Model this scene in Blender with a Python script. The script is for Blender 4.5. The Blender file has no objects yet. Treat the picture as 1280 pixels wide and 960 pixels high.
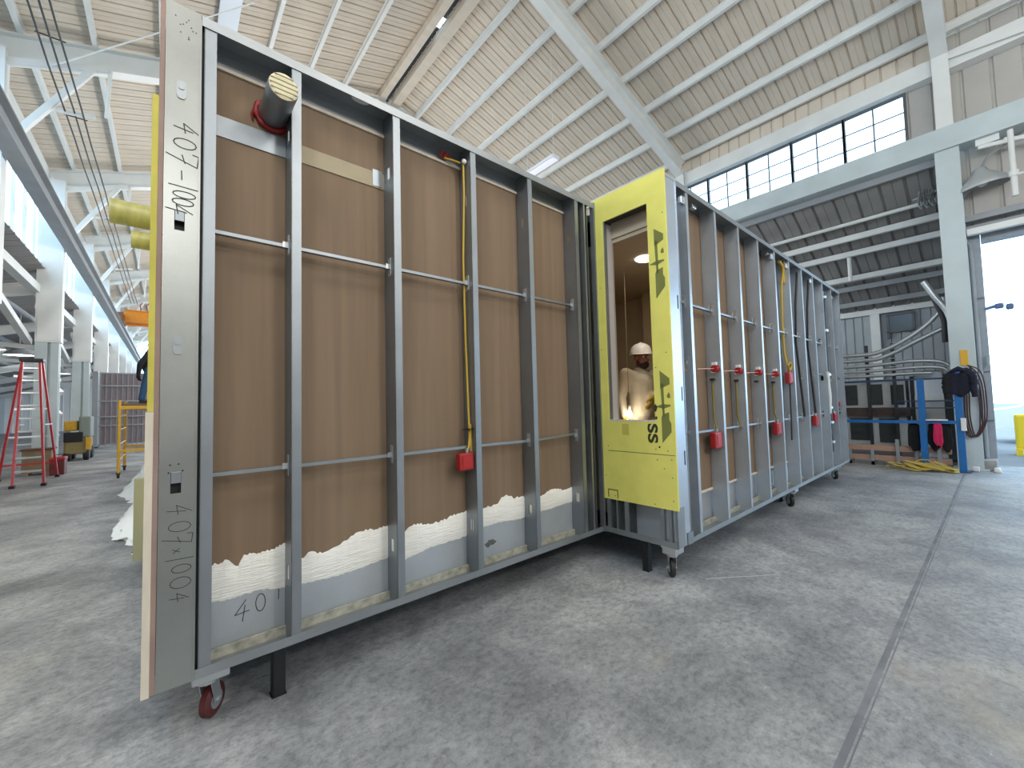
import bpy, bmesh, math, random
from mathutils import Vector, Matrix, Quaternion
random.seed(7)
C = bpy.context.scene.collection
PI = math.pi
DG = bpy.context.evaluated_depsgraph_get

# ------------------------------------------------------------------ mesh builder
class G:
    """collects shapes into one mesh; o = offset subtracted from every point"""
    def __init__(s, o=(0, 0, 0)):
        s.v = []; s.f = []; s.o = Vector(o)
    def add(s, vs, fs):
        n = len(s.v); s.v += [Vector(p) for p in vs]; s.f += [[i + n for i in f] for f in fs]
    def box(s, x0, x1, y0, y1, z0, z1):
        s.add([(x0, y0, z0), (x1, y0, z0), (x1, y1, z0), (x0, y1, z0), (x0, y0, z1), (x1, y0, z1), (x1, y1, z1), (x0, y1, z1)],
              [(0, 3, 2, 1), (4, 5, 6, 7), (0, 1, 5, 4), (1, 2, 6, 5), (2, 3, 7, 6), (3, 0, 4, 7)])
    def bev(s, x0, x1, y0, y1, z0, z1, b):
        """box with chamfered vertical and horizontal edges"""
        bm = bmesh.new(); bmesh.ops.create_cube(bm, size=1)
        for v in bm.verts:
            v.co = Vector((x0 + (v.co.x + .5) * (x1 - x0), y0 + (v.co.y + .5) * (y1 - y0), z0 + (v.co.z + .5) * (z1 - z0)))
        bmesh.ops.bevel(bm, geom=bm.edges[:], offset=b, segments=2, profile=.5, affect='EDGES')
        s.bm(bm)
    def bm(s, bm, M=None):
        bm.verts.index_update()
        s.add([(M @ v.co if M else v.co.copy()) for v in bm.verts], [[v.index for v in f.verts] for f in bm.faces]); bm.free()
    def bar(s, p, q, w, h, up=(0, 0, 1)):
        """rectangular bar from p to q; w across, h along up"""
        p = Vector(p); q = Vector(q); d = (q - p).normalized(); u = Vector(up)
        a = d.cross(u)
        if a.length < 1e-4: a = d.cross(Vector((1, 0, 0)))
        a.normalize(); u = a.cross(d)
        vs = [e + a * i * w / 2 + u * j * h / 2 for e in (p, q) for i, j in ((-1, -1), (1, -1), (1, 1), (-1, 1))]
        s.add(vs, [(3, 2, 1, 0), (4, 5, 6, 7), (0, 1, 5, 4), (1, 2, 6, 5), (2, 3, 7, 6), (3, 0, 4, 7)])
    def ibeam(s, p, q, w, h, t=.018, up=(0, 0, 1)):
        p = Vector(p); q = Vector(q); d = (q - p).normalized(); a = d.cross(Vector(up)).normalized(); u = a.cross(d)
        k = u * (h / 2 - t / 2)
        s.bar(p + k, q + k, w, t, up); s.bar(p - k, q - k, w, t, up); s.bar(p, q, t, h - 2 * t, up)
    def tube(s, pts, r, n=8, cap=True):
        pts = [Vector(p) for p in pts]; rs = r if isinstance(r, (list, tuple)) else [r] * len(pts)
        T = []
        for i in range(len(pts)):
            T.append((pts[min(i + 1, len(pts) - 1)] - pts[max(i - 1, 0)]).normalized())
        a = T[0].cross(Vector((0, 0, 1)))
        if a.length < .05: a = T[0].cross(Vector((1, 0, 0)))
        a.normalize(); vs = []
        for i, p in enumerate(pts):
            a = (a - T[i] * a.dot(T[i])).normalized(); b = T[i].cross(a)
            vs += [p + (a * math.cos(2 * PI * k / n) + b * math.sin(2 * PI * k / n)) * rs[i] for k in range(n)]
        fs = [(i * n + k, i * n + (k + 1) % n, (i + 1) * n + (k + 1) % n, (i + 1) * n + k) for i in range(len(pts) - 1) for k in range(n)]
        if cap: fs += [tuple(reversed(range(n))), tuple(range((len(pts) - 1) * n, len(pts) * n))]
        s.add(vs, fs)
    def lathe(s, prof, c, ax=(0, 0, 1), n=20):
        """prof: (radius, height along ax)"""
        c = Vector(c); q = Vector((0, 0, 1)).rotation_difference(Vector(ax)); vs = []
        for r, h in prof:
            vs += [c + q @ Vector((r * math.cos(2 * PI * k / n), r * math.sin(2 * PI * k / n), h)) for k in range(n)]
        fs = [(i * n + k, i * n + (k + 1) % n, (i + 1) * n + (k + 1) % n, (i + 1) * n + k) for i in range(len(prof) - 1) for k in range(n)]
        fs += [tuple(reversed(range(n))), tuple(range((len(prof) - 1) * n, len(prof) * n))]
        s.add(vs, fs)
    def prism(s, poly, fn, t0, t1):
        """poly of 2D points; fn(u, v, t) -> 3D"""
        n = len(poly)
        s.add([fn(u, v, t0) for u, v in poly] + [fn(u, v, t1) for u, v in poly],
              [tuple(reversed(range(n))), tuple(range(n, 2 * n))] + [(i, (i + 1) % n, n + (i + 1) % n, n + i) for i in range(n)])
    def ball(s, c, r, sc=(1, 1, 1), M=None, u=14, v=10):
        bm = bmesh.new(); bmesh.ops.create_uvsphere(bm, u_segments=u, v_segments=v, radius=r)
        for q in bm.verts: q.co = Vector((q.co.x * sc[0], q.co.y * sc[1], q.co.z * sc[2]))
        s.bm(bm, Matrix.Translation(Vector(c)) @ (M.to_4x4() if M else Matrix()))
    def mesh(s, name, smooth=None):
        me = bpy.data.meshes.new(name); me.from_pydata([p - s.o for p in s.v], [], s.f); me.validate()
        bm = bmesh.new(); bm.from_mesh(me); bmesh.ops.recalc_face_normals(bm, faces=bm.faces[:]); bm.to_mesh(me); bm.free()
        if smooth:
            me.polygons.foreach_set('use_smooth', [True] * len(me.polygons))
            try: me.set_sharp_from_angle(angle=math.radians(smooth))
            except Exception: pass
        return me

def tag(o, label=None, cat=None, group=None, kind=None):
    for k, v in (('label', label), ('category', cat), ('group', group), ('kind', kind)):
        if v: o[k] = v
    return o
def thing(name, loc, label, cat, group=None, rz=0, kind=None):
    o = bpy.data.objects.new(name, None); C.objects.link(o); o.empty_display_size = .1
    o.location = loc; o.rotation_euler = (0, 0, rz)
    return tag(o, label, cat, group, kind)
def part(name, g, mat, parent=None, smooth=None, label=None, kind=None):
    o = bpy.data.objects.new(name, g.mesh(name, smooth)); C.objects.link(o); o.parent = parent
    for m in (mat if isinstance(mat, (list, tuple)) else [mat]): o.data.materials.append(m)
    return tag(o, label, kind=kind)
def solo(name, g, mat, label, cat, group=None, smooth=None, kind=None):
    """a thing that is one mesh: origin put at the middle of its base"""
    xs = [p.x for p in g.v]; ys = [p.y for p in g.v]; zs = [p.z for p in g.v]
    g.o = Vector(((min(xs) + max(xs)) / 2, (min(ys) + max(ys)) / 2, min(zs)))
    o = part(name, g, mat, None, smooth); o.location = g.o
    return tag(o, label, cat, group, kind)
def struct(name, g, mat, smooth=None):
    return tag(part(name, g, mat, None, smooth), kind='structure')
def dup(root, loc, rz=None, label=None, group=None):
    r = root.copy(); C.objects.link(r); r.location = loc
    if rz is not None: r.rotation_euler = (0, 0, rz)
    if label: r['label'] = label
    if group: r['group'] = group
    for ch in list(root.children):
        c = ch.copy(); C.objects.link(c); c.parent = r
        for gch in ch.children:
            d = gch.copy(); C.objects.link(d); d.parent = c
    return r

# ------------------------------------------------------------------ materials
def srgb(c):
    return tuple(((x / 255) / 12.92 if x / 255 <= .04045 else ((x / 255 + .055) / 1.055) ** 2.4) for x in c) + (1,)
def mat(name, col, rough=.6, metal=0, var=.0, scale=8, stretch=(1, 1, 1), bump=0, bscale=60, emit=None, es=1, spec=.5):
    """principled material; var = depth of a procedural noise variation in the colour"""
    m = bpy.data.materials.new(name); m.use_nodes = True; nt = m.node_tree; b = nt.nodes['Principled BSDF']
    c = col if len(col) == 4 else srgb(col)
    b.inputs['Base Color'].default_value = c; b.inputs['Roughness'].default_value = rough; b.inputs['Metallic'].default_value = metal
    b.inputs['Specular IOR Level'].default_value = spec
    tc = nt.nodes.new('ShaderNodeTexCoord'); mp = nt.nodes.new('ShaderNodeMapping'); mp.inputs['Scale'].default_value = stretch
    nt.links.new(tc.outputs['Object'], mp.inputs['Vector'])
    if var:
        n = nt.nodes.new('ShaderNodeTexNoise'); n.inputs['Scale'].default_value = scale; n.inputs['Detail'].default_value = 6
        nt.links.new(mp.outputs['Vector'], n.inputs['Vector'])
        r = nt.nodes.new('ShaderNodeValToRGB'); e = r.color_ramp.elements
        e[0].position = .3; e[1].position = .7
        e[0].color = tuple(x * (1 - var) for x in c[:3]) + (1,); e[1].color = tuple(min(1, x * (1 + var)) for x in c[:3]) + (1,)
        nt.links.new(n.outputs['Fac'], r.inputs['Fac']); nt.links.new(r.outputs['Color'], b.inputs['Base Color'])
    if bump:
        n2 = nt.nodes.new('ShaderNodeTexNoise'); n2.inputs['Scale'].default_value = bscale; n2.inputs['Detail'].default_value = 4
        nt.links.new(mp.outputs['Vector'], n2.inputs['Vector'])
        bp = nt.nodes.new('ShaderNodeBump'); bp.inputs['Strength'].default_value = bump; bp.inputs['Distance'].default_value = .02
        nt.links.new(n2.outputs['Fac'], bp.inputs['Height']); nt.links.new(bp.outputs['Normal'], b.inputs['Normal'])
    if emit:
        b.inputs['Emission Color'].default_value = srgb(emit); b.inputs['Emission Strength'].default_value = es
    return m

def galv_mat(name, col, rough, metal=.85):
    """galvanised sheet steel: spangle cells and faint long streaks"""
    m = bpy.data.materials.new(name); m.use_nodes = True; nt = m.node_tree; b = nt.nodes['Principled BSDF']; L = nt.links.new
    tc = nt.nodes.new('ShaderNodeTexCoord')
    vo = nt.nodes.new('ShaderNodeTexVoronoi'); vo.inputs['Scale'].default_value = 90
    no = nt.nodes.new('ShaderNodeTexNoise'); no.inputs['Scale'].default_value = 3.2; no.inputs['Detail'].default_value = 3
    L(tc.outputs['Object'], vo.inputs['Vector']); L(tc.outputs['Object'], no.inputs['Vector'])
    mx = nt.nodes.new('ShaderNodeMix'); mx.data_type = 'FLOAT'; mx.inputs[0].default_value = .93
    L(vo.outputs['Color'], mx.inputs[2]); L(no.outputs['Fac'], mx.inputs[3])
    r = nt.nodes.new('ShaderNodeValToRGB'); c = srgb(col); e = r.color_ramp.elements
    e[0].position = .3; e[1].position = .68
    e[0].color = tuple(x * .9 for x in c[:3]) + (1,); e[1].color = tuple(min(1, x * 1.06) for x in c[:3]) + (1,)
    L(mx.outputs[0], r.inputs['Fac']); L(r.outputs['Color'], b.inputs['Base Color'])
    mr = nt.nodes.new('ShaderNodeMapRange'); mr.inputs['To Min'].default_value = rough; mr.inputs['To Max'].default_value = rough + .08
    L(no.outputs['Fac'], mr.inputs['Value']); L(mr.outputs['Result'], b.inputs['Roughness'])
    b.inputs['Metallic'].default_value = metal
    return m

def floor_mat():
    m = bpy.data.materials.new('worn_concrete'); m.use_nodes = True; nt = m.node_tree; b = nt.nodes['Principled BSDF']; L = nt.links.new
    tc = nt.nodes.new('ShaderNodeTexCoord')
    def noise(sc, det, rough=.6, dist=0, stretch=(1, 1, 1)):
        mp = nt.nodes.new('ShaderNodeMapping'); mp.inputs['Scale'].default_value = stretch
        n = nt.nodes.new('ShaderNodeTexNoise'); n.inputs['Scale'].default_value = sc; n.inputs['Detail'].default_value = det
        n.inputs['Roughness'].default_value = rough; n.inputs['Distortion'].default_value = dist
        L(tc.outputs['Object'], mp.inputs['Vector']); L(mp.outputs['Vector'], n.inputs['Vector']); return n.outputs['Fac']
    def ramp(fac, stops):
        r = nt.nodes.new('ShaderNodeValToRGB'); e = r.color_ramp.elements
        e[0].position, e[0].color = stops[0][0], stops[0][1]; e[1].position, e[1].color = stops[-1][0], stops[-1][1]
        for p, c in stops[1:-1]:
            k = e.new(p); k.color = c
        L(fac, r.inputs['Fac']); return r.outputs['Color']
    def mix(f, a, c, mode='MIX', k=None):
        x = nt.nodes.new('ShaderNodeMix'); x.data_type = 'RGBA'; x.blend_type = mode
        if k is not None: x.inputs[0].default_value = k
        else: L(f, x.inputs[0])
        L(a, x.inputs[6])
        if hasattr(c, 'is_linked'): L(c, x.inputs[7])
        else: x.inputs[7].default_value = c
        return x.outputs[2]
    base = ramp(noise(.8, 12, .72, .3), [(.34, srgb((108, 110, 114))), (.5, srgb((143, 145, 147))), (.68, srgb((182, 183, 183)))])
    fine = ramp(noise(20, 12, .82, .2, (1, 1.25, 1)), [(.38, (.5, .5, .52, 1)), (.5, (1, 1, 1, 1)), (.63, (1.32, 1.32, 1.31, 1))])
    col = mix(None, base, fine, 'MULTIPLY', .8)
    scr = ramp(noise(5, 12, .85, 2.5, (1, 3, 1)), [(.60, (0, 0, 0, 1)), (.66, (.75, .75, .75, 1))])
    col = mix(scr, col, srgb((204, 203, 200)))
    dk = ramp(noise(3.2, 12, .8, .8), [(.34, (.75, .75, .75, 1)), (.45, (0, 0, 0, 1))])
    col = mix(dk, col, srgb((106, 108, 112)))
    dust = ramp(noise(.55, 6, .6, 1.0), [(.58, (0, 0, 0, 1)), (.75, (.4, .4, .4, 1))])
    col = mix(dust, col, srgb((182, 174, 156)))
    L(col, b.inputs['Base Color'])
    mr = nt.nodes.new('ShaderNodeMapRange'); mr.inputs['To Min'].default_value = .42; mr.inputs['To Max'].default_value = .75
    L(noise(2.5, 6), mr.inputs['Value']); L(mr.outputs['Result'], b.inputs['Roughness'])
    bp = nt.nodes.new('ShaderNodeBump'); bp.inputs['Strength'].default_value = .25; bp.inputs['Distance'].default_value = .01
    L(noise(30, 6, .7), bp.inputs['Height']); L(bp.outputs['Normal'], b.inputs['Normal'])
    return m

def glass_mat(name, a=.92):
    m = bpy.data.materials.new(name); m.use_nodes = True; nt = m.node_tree; nt.nodes.clear()
    o = nt.nodes.new('ShaderNodeOutputMaterial'); t = nt.nodes.new('ShaderNodeBsdfTransparent'); g = nt.nodes.new('ShaderNodeBsdfGlossy')
    t.inputs['Color'].default_value = (.93, .96, .97, 1); g.inputs['Roughness'].default_value = .1
    x = nt.nodes.new('ShaderNodeMixShader'); x.inputs[0].default_value = 1 - a
    nt.links.new(t.outputs[0], x.inputs[1]); nt.links.new(g.outputs[0], x.inputs[2]); nt.links.new(x.outputs[0], o.inputs[0])
    return m

GALV = galv_mat('galvanised_steel', (160, 165, 168), .42)
GALV_B = galv_mat('galvanised_steel_bright', (150, 156, 161), .4)
GALV_R = galv_mat('galvanised_steel_lit', (186, 193, 200), .28, .62)  # lighter copy for the right studs; doorway light is put into its colour
GALV_D = galv_mat('galvanised_sheet', (178, 184, 190), .5, .5)
KRAFT = mat('brown_drywall_paper', (128, 107, 86), .8, var=.10, scale=2.2, stretch=(9, 9, .35))
GREYBD = mat('grey_drywall_paper', (150, 150, 148), .8, var=.06, scale=3)
COMP = mat('white_joint_compound', (240, 238, 230), .75, var=.05, scale=5, stretch=(1, 1, 9), bump=.4, bscale=14)
YEL = mat('yellow_glass_mat', (226, 218, 110), .75, var=.05, scale=6, bump=.15, bscale=300)
YELEDGE = mat('yellow_gypsum_edge', (196, 184, 84), .8, var=.1)
PINK = mat('pink_gypsum_edge', (150, 126, 116), .85, var=.12, scale=20, stretch=(1, 1, .3))
CREAM = mat('cream_gypsum_edge', (212, 200, 182), .85, var=.08, scale=20, stretch=(1, 1, .3))
OLIVE = mat('olive_print_ink', (118, 122, 62), .8)
INK = mat('black_marker_ink', (42, 42, 44), .5)
BLACKP = mat('black_print_ink', (48, 50, 26), .7)
RED = mat('red_electrical_plastic', (158, 30, 28), .45, var=.08)
REDSEAL = mat('red_firestop_sealant', (140, 26, 22), .55, var=.15, scale=30)
CONDUIT = mat('yellow_cable_jacket', (196, 160, 52), .5)
WHITEP = mat('white_plastic', (228, 228, 224), .45)
INSUL = mat('pale_insulation', (214, 204, 170), .85, var=.1, scale=30)
INSUL_D = mat('insulation_groove', (140, 128, 100), .9)
DUCTG = mat('yellow_green_pipe_wrap', (186, 183, 112), .35, var=.22, scale=7, stretch=(3, 1, 1))
BLACK = mat('black_steel', (38, 38, 40), .5, .3)
DARK = mat('dark_steel', (58, 58, 60), .55, .4)
TYRE_R = mat('red_brown_tread', (84, 32, 30), .55)
TYRE_K = mat('black_tread', (36, 34, 34), .6)
ZINC = mat('zinc_plate', (196, 200, 202), .35, .8)
CONC = floor_mat()
DECK = mat('painted_roof_deck', (214, 203, 188), .7, var=.06, scale=1.2, stretch=(1, 4, 1))
WSTEEL = mat('white_painted_steel', (226, 228, 226), .5, var=.05, scale=2)
MINT = mat('pale_green_painted_steel', (192, 204, 207), .5, var=.07, scale=1.6)
GSTEEL = mat('grey_painted_steel', (146, 150, 154), .5, var=.08, scale=2)
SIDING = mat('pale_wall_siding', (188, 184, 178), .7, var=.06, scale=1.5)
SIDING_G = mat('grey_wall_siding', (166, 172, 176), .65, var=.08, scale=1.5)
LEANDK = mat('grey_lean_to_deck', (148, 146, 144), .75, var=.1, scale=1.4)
GLASS = glass_mat('clear_window_glass')
MULL = mat('dark_window_bar', (96, 98, 100), .5, .3)
INTW = mat('plain_interior_wall', (190, 174, 150), .8, var=.02)
REVEAL = mat('light_window_reveal', (212, 208, 204), .6)
WOOD = mat('weathered_plank', (176, 140, 122), .75, var=.16, scale=5, stretch=(1, 12, 12))
BLUE = mat('blue_painted_rail', (28, 104, 172), .42, var=.08)
BLUE_D = mat('dark_blue_painted_rail', (30, 56, 96), .45)
LRED = mat('red_fibreglass', (176, 40, 44), .45, var=.06)
ALU = mat('aluminium_tread', (206, 208, 208), .35, .75)
SCAFY = mat('yellow_scaffold_paint', (206, 158, 40), .45, var=.1)
ORANGE = mat('orange_crane_paint', (226, 142, 28), .45, var=.08)
CORD = mat('yellow_cord', (206, 182, 88), .55)
HOSE = mat('brown_red_cable', (70, 44, 42), .6)
NAVY = mat('navy_cloth', (26, 28, 46), .9, var=.12, scale=14)
BLKCLOTH = mat('black_cloth', (24, 24, 28), .9, var=.15, scale=14)
PINKCLOTH = mat('pink_cloth', (206, 40, 92), .85, var=.1, scale=12)
CABG = mat('grey_cabinet_paint', (188, 190, 190), .5, var=.05)
CABD = mat('dark_shelf_opening', (52, 56, 56), .7)
RACK = mat('rust_brown_rack', (74, 60, 54), .7, var=.2)
PLASTIC = mat('white_plastic_sheet', (238, 242, 240), .3, var=.03)
LILAC = mat('lilac_drywall', (158, 146, 152), .75, var=.05)
PALEBD = mat('pale_green_board', (176, 176, 138), .7, var=.06, stretch=(1, 1, .2))
ROCK = mat('grey_stone', (150, 148, 146), .85, var=.2)
SKIN = mat('skin', (146, 94, 72), .55)
BEARD = mat('dark_beard', (44, 28, 24), .85)
HATW = mat('white_hard_hat', (240, 238, 230), .35)
SHIRT = mat('cream_cotton', (202, 190, 166), .9, var=.07, scale=9)
PANTS = mat('cream_work_trousers', (190, 178, 156), .9, var=.07, scale=9)
GLOVE = mat('yellow_work_glove', (190, 160, 66), .85, var=.1, scale=25)
JEANS = mat('blue_denim', (44, 76, 108), .9, var=.12, scale=16)
BULB = mat('lit_bulb', (255, 250, 235), .4, emit=(255, 246, 225), es=9)
LAMPW = mat('lit_lamp_diffuser', (255, 255, 250), .4, emit=(255, 250, 240), es=6)
TEALG = mat('teal_car_window', (44, 120, 128), .2)
CARW = mat('white_car_paint', (238, 240, 242), .3)
YBAR = mat('yellow_barrier', (238, 208, 40), .5)
ASPH = mat('outdoor_paving', (112, 114, 116), .85, var=.12, scale=1.2)
SIGN = mat('yellow_sign', (230, 176, 40), .5)

# ------------------------------------------------------------------ building shell (world = building axes)
# camera stands at (0, 0, 1.5); the ridge runs along +Y, the right wall is the plane x = 12
YB = [-5.2, .43, 5.95, 11.6, 17.3, 23.1, 28.8, 34.5, 40.2, 45.9, 51.6]
Y0, Y1 = -9.0, 56.0
XR, ZR, SL = 5.04, 11.1, .305
def deckz(x): return ZR - SL * abs(x - XR)

g = G(); g.add([(-14, -30, 0), (12.9, -30, 0), (12.9, 70, 0), (-14, 70, 0)], [(0, 1, 2, 3)])
floor = struct('floor', g, CONC)
jg = G()
jg.bar((1.2, .50, .0005), (11.4, .50, .0005), .026, .003); jg.bar((1.2, .474, .0003), (11.4, .474, .0003), .006, .002)
part('floor_joint', jg, mat('dark_joint_filler', (118, 121, 126), .7, var=.25, scale=5), floor, label='dark filled joint line in the concrete floor')
jg = G()
jg.bar((3.45, 1.66, .0003), (3.95, 1.30, .0003), .010, .002); jg.bar((7.5, -1.4, .0004), (9.0, 1.1, .0004), .010, .002)
part('floor_crack', jg, mat('pale_crack', (176, 178, 180), .8), floor)
g = G(); g.add([(12.9, -40, -.02), (80, -40, -.02), (80, 60, -.02), (12.9, 60, -.02)], [(0, 1, 2, 3)])
struct('ground_outside', g, ASPH)

def corr(g, x0, x1, zf, ya, yb, per=.3, dep=.035, up=1):
    """ribbed sheet: ribs run along x, profile repeats along y"""
    prof = [(0, 0), (.38, 0), (.41, dep * .28), (.44, 0), (.84, 0), (.88, dep), (.95, dep)]
    ys = []; k = 0
    while ya + k * per < yb:
        ys += [(ya + (k + u) * per, h) for u, h in prof]; k += 1
    vs = []; fs = []
    for y, h in ys:
        vs += [(x0, y, zf(x0) + h * up), (x1, y, zf(x1) + h * up)]
    for i in range(len(ys) - 1): fs.append((2 * i, 2 * i + 1, 2 * i + 3, 2 * i + 2))
    g.add(vs, fs)
def corr_v(g, fn, a, b, z0, z1, per=.4, dep=.03):
    """vertical ribs on a wall; fn(u, depth, z)"""
    prof = [(0, 0), (.84, 0), (.88, dep), (.96, dep)]
    us = []; k = 0
    while a + k * per < b:
        us += [(min(b, a + (k + u) * per), h) for u, h in prof]; k += 1
    us.append((b, 0)); vs = []
    for u, h in us: vs += [fn(u, h, z0), fn(u, h, z1)]
    g.add(vs, [(2 * i, 2 * i + 1, 2 * i + 3, 2 * i + 2) for i in range(len(us) - 1)])

g = G(); corr(g, XR + .12, 12.4, deckz, Y0, Y1, .27); corr(g, -3.1, XR - .05, deckz, Y0, Y1, .27)
ceiling = struct('ceiling', g, DECK)
for y in YB:
    for a, b in ((12.0, XR), (-2.6, XR)):
        r = G(); r.ibeam((a, y, deckz(a) - .2 - .225), (b, y, deckz(b) - .2 - .225), .24, .46, .03)
        part('rafter', r, WSTEEL, ceiling)
for x in (11.98, 10.99, 9.97, 8.93, 7.93, 6.92, 5.95, 3.68, 2.70, 1.72, .86, -.2, -1.24, -2.22):
    p = G(); w = .3 if x == .86 else .075
    z = deckz(x) - .005
    p.box(x - w / 2, x + w / 2, Y0, Y1, z - .03, z - .012); 
    if x != .86: p.box(x - w / 2, x + w / 2, Y0, Y1, z - .2, z - .185)
    p.box(x - .012, x + .012, Y0, Y1, z - .186, z - .029)
    if x == .86: p.box(x - .17, x + .17, Y0, Y1, z - .24, z - .1)
    part('purlin', p, WSTEEL if x != .86 else mat('blue_white_paint', (226, 234, 244), .5), ceiling)
p = G(); p.box(XR - .3, XR - .12, Y0, Y1, ZR - .32, ZR - .12); part('ridge_beam', p, DECK, ceiling)
p = G(); p.box(XR + .1, XR + .34, Y0, Y1, ZR - .32, ZR - .14); part('ridge_beam', p, DECK, ceiling)
p = G(); p.box(XR - .5, XR + .5, Y0, 8.4, ZR + .05, ZR + .08); p.box(XR - .5, XR + .5, 8.75, Y1, ZR + .05, ZR + .08); part('ridge_cap', p, DARK, ceiling)
p = G(); p.tube([(-1.9, 11.5, 8.2), (1.2, 9.0, 9.5)], .014, 6); part('tie_rod', p, WSTEEL, ceiling)

# right wall: clerestory above the girder, open side bay and a doorway below
g = G()
corr_v(g, lambda u, h, z: (12.25 + h, u, z), Y0, .98, 6.85, 8.85)
corr_v(g, lambda u, h, z: (12.25 + h, u, z), 24.1, Y1, 6.85, 8.85)
corr_v(g, lambda u, h, z: (12.32 + h, u, z), Y0, .3, 4.62, 6.9)
wall_r = struct('wall_right', g, SIDING)
g = G(); g.box(11.86, 12.14, Y0, Y1, 6.40, 6.83); g.box(11.80, 12.2, Y0, Y1, 6.36, 6.40); part('girder', g, MINT, wall_r)
for y in YB:
    c = G(); c.box(11.9, 12.12, y - .15, y + .15, 0, 6.36); c.box(11.86, 11.9, y - .17, y + .17, 0, 6.36)
    c.box(11.84, 12.2, y - .24, y + .24, 0, .03); c.box(12.12, 12.16, y - .17, y + .17, 0, 6.36)
    part('column', c, MINT, wall_r)
    c = G(); c.ibeam((12.02, y, 6.84), (12.02, y, 8.5), .24, .22, .025, up=(1, 0, 0)); part('upper_column', c, WSTEEL, wall_r)
g = G(); g.box(12.0, 12.24, Y0, Y1, 8.03, 8.40); g.box(11.98, 12.0, Y0, Y1, 8.03, 8.08); part('eave_strut', g, WSTEEL, wall_r)
g = G(); corr_v(g, lambda u, h, z: (12.12 + h, u, z), .55, 24.2, 8.38, 9.0, .27, .03); part('eave_closure', g, DECK, wall_r)
c = G(); c.bar((11.95, .35, 8.25), (11.95, -6, 7.4), .05, .07); part('wall_brace', c, WSTEEL, wall_r)
for i in range(21):
    a = .99 + 1.06 * i + .03; b = a + 1.0
    w = G(); f = .035
    w.box(12.16, 12.24, a - .045, a, 6.83, 8.03); w.box(12.16, 12.24, b, b + .045, 6.83, 8.03); w.box(12.16, 12.24, a, b, 6.83, 6.88); w.box(12.16, 12.24, a, b, 7.99, 8.03)
    wo = struct('window_%d' % (i + 1), w, MULL)
    s = G(); s.box(12.18, 12.215, (a + b) / 2 - .013, (a + b) / 2 + .013, 6.88, 7.99)
    for z in (7.25, 7.62): s.box(12.185, 12.21, a, b, z - .01, z + .01)
    part('glazing_bars', s, MULL, wo)
    s = G(); s.box(12.194, 12.2, a, b, 6.88, 7.99); part('pane', s, GLASS, wo)
# doorway (y from -6 to .09), jamb and header
g = G()
g.box(12.28, 12.5, .09, .27, 0, 4.7); g.box(12.28, 12.5, -6.2, -6.0, 0, 4.7); g.box(12.29, 12.49, -6.0, .085, 4.46, 4.72)
g.box(12.24, 12.52, .2, .27, 0, 4.7)
door = struct('door_1', g, mat('grey_blue_jamb', (150, 158, 166), .5, var=.08))
g = G(); g.box(12.05, 12.25, -6.3, .3, 4.86, 4.98); g.box(12.1, 12.22, -6.3, .3, 4.72, 4.78); part('door_header_rail', g, GSTEEL, door)
g = G(); g.box(12.0, 12.12, -6.0, .25, 4.58, 4.70); part('door_track', g, WSTEEL, door)
for z in (3.35, 1.9, .95):
    g = G(); g.box(12.22, 12.29, .09, .3, z, z + .035); part('door_bracket', g, GSTEEL, door)

# side bay beyond the girder (lean-to) on the right
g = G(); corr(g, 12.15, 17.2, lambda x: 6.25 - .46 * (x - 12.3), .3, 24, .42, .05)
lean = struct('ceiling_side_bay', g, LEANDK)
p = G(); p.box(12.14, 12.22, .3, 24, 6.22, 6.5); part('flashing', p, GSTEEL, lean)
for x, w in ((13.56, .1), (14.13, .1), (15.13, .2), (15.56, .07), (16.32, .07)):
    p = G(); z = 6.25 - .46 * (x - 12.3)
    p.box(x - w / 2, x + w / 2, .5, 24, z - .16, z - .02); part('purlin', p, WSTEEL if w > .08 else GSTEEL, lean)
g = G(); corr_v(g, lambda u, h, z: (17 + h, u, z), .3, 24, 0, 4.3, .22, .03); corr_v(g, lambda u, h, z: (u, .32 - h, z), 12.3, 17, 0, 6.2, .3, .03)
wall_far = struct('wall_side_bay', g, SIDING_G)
g = G(); g.box(16.84, 17.0, .4, 24, 4.0, 4.22); part('eave_beam', g, WSTEEL, wall_far)
g = G(); g.box(16.86, 16.98, 2.28, 2.5, 0, 4.1); part('post', g, WSTEEL, wall_far)
g = G()
for a, b, c, d in ((1.50, 2.13, 3.38, 3.42), (1.50, 2.13, 3.9, 3.96), (1.50, 1.56, 3.4, 3.92), (2.07, 2.13, 3.2, 3.92)): g.box(16.9, 17.0, a, b, c, d)
w = struct('window_30', g, MULL); s = G(); s.box(16.94, 16.96, 1.55, 2.08, 3.42, 3.9); part('pane', s, mat('dark_window_pane', (54, 62, 66), .15), w)

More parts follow.
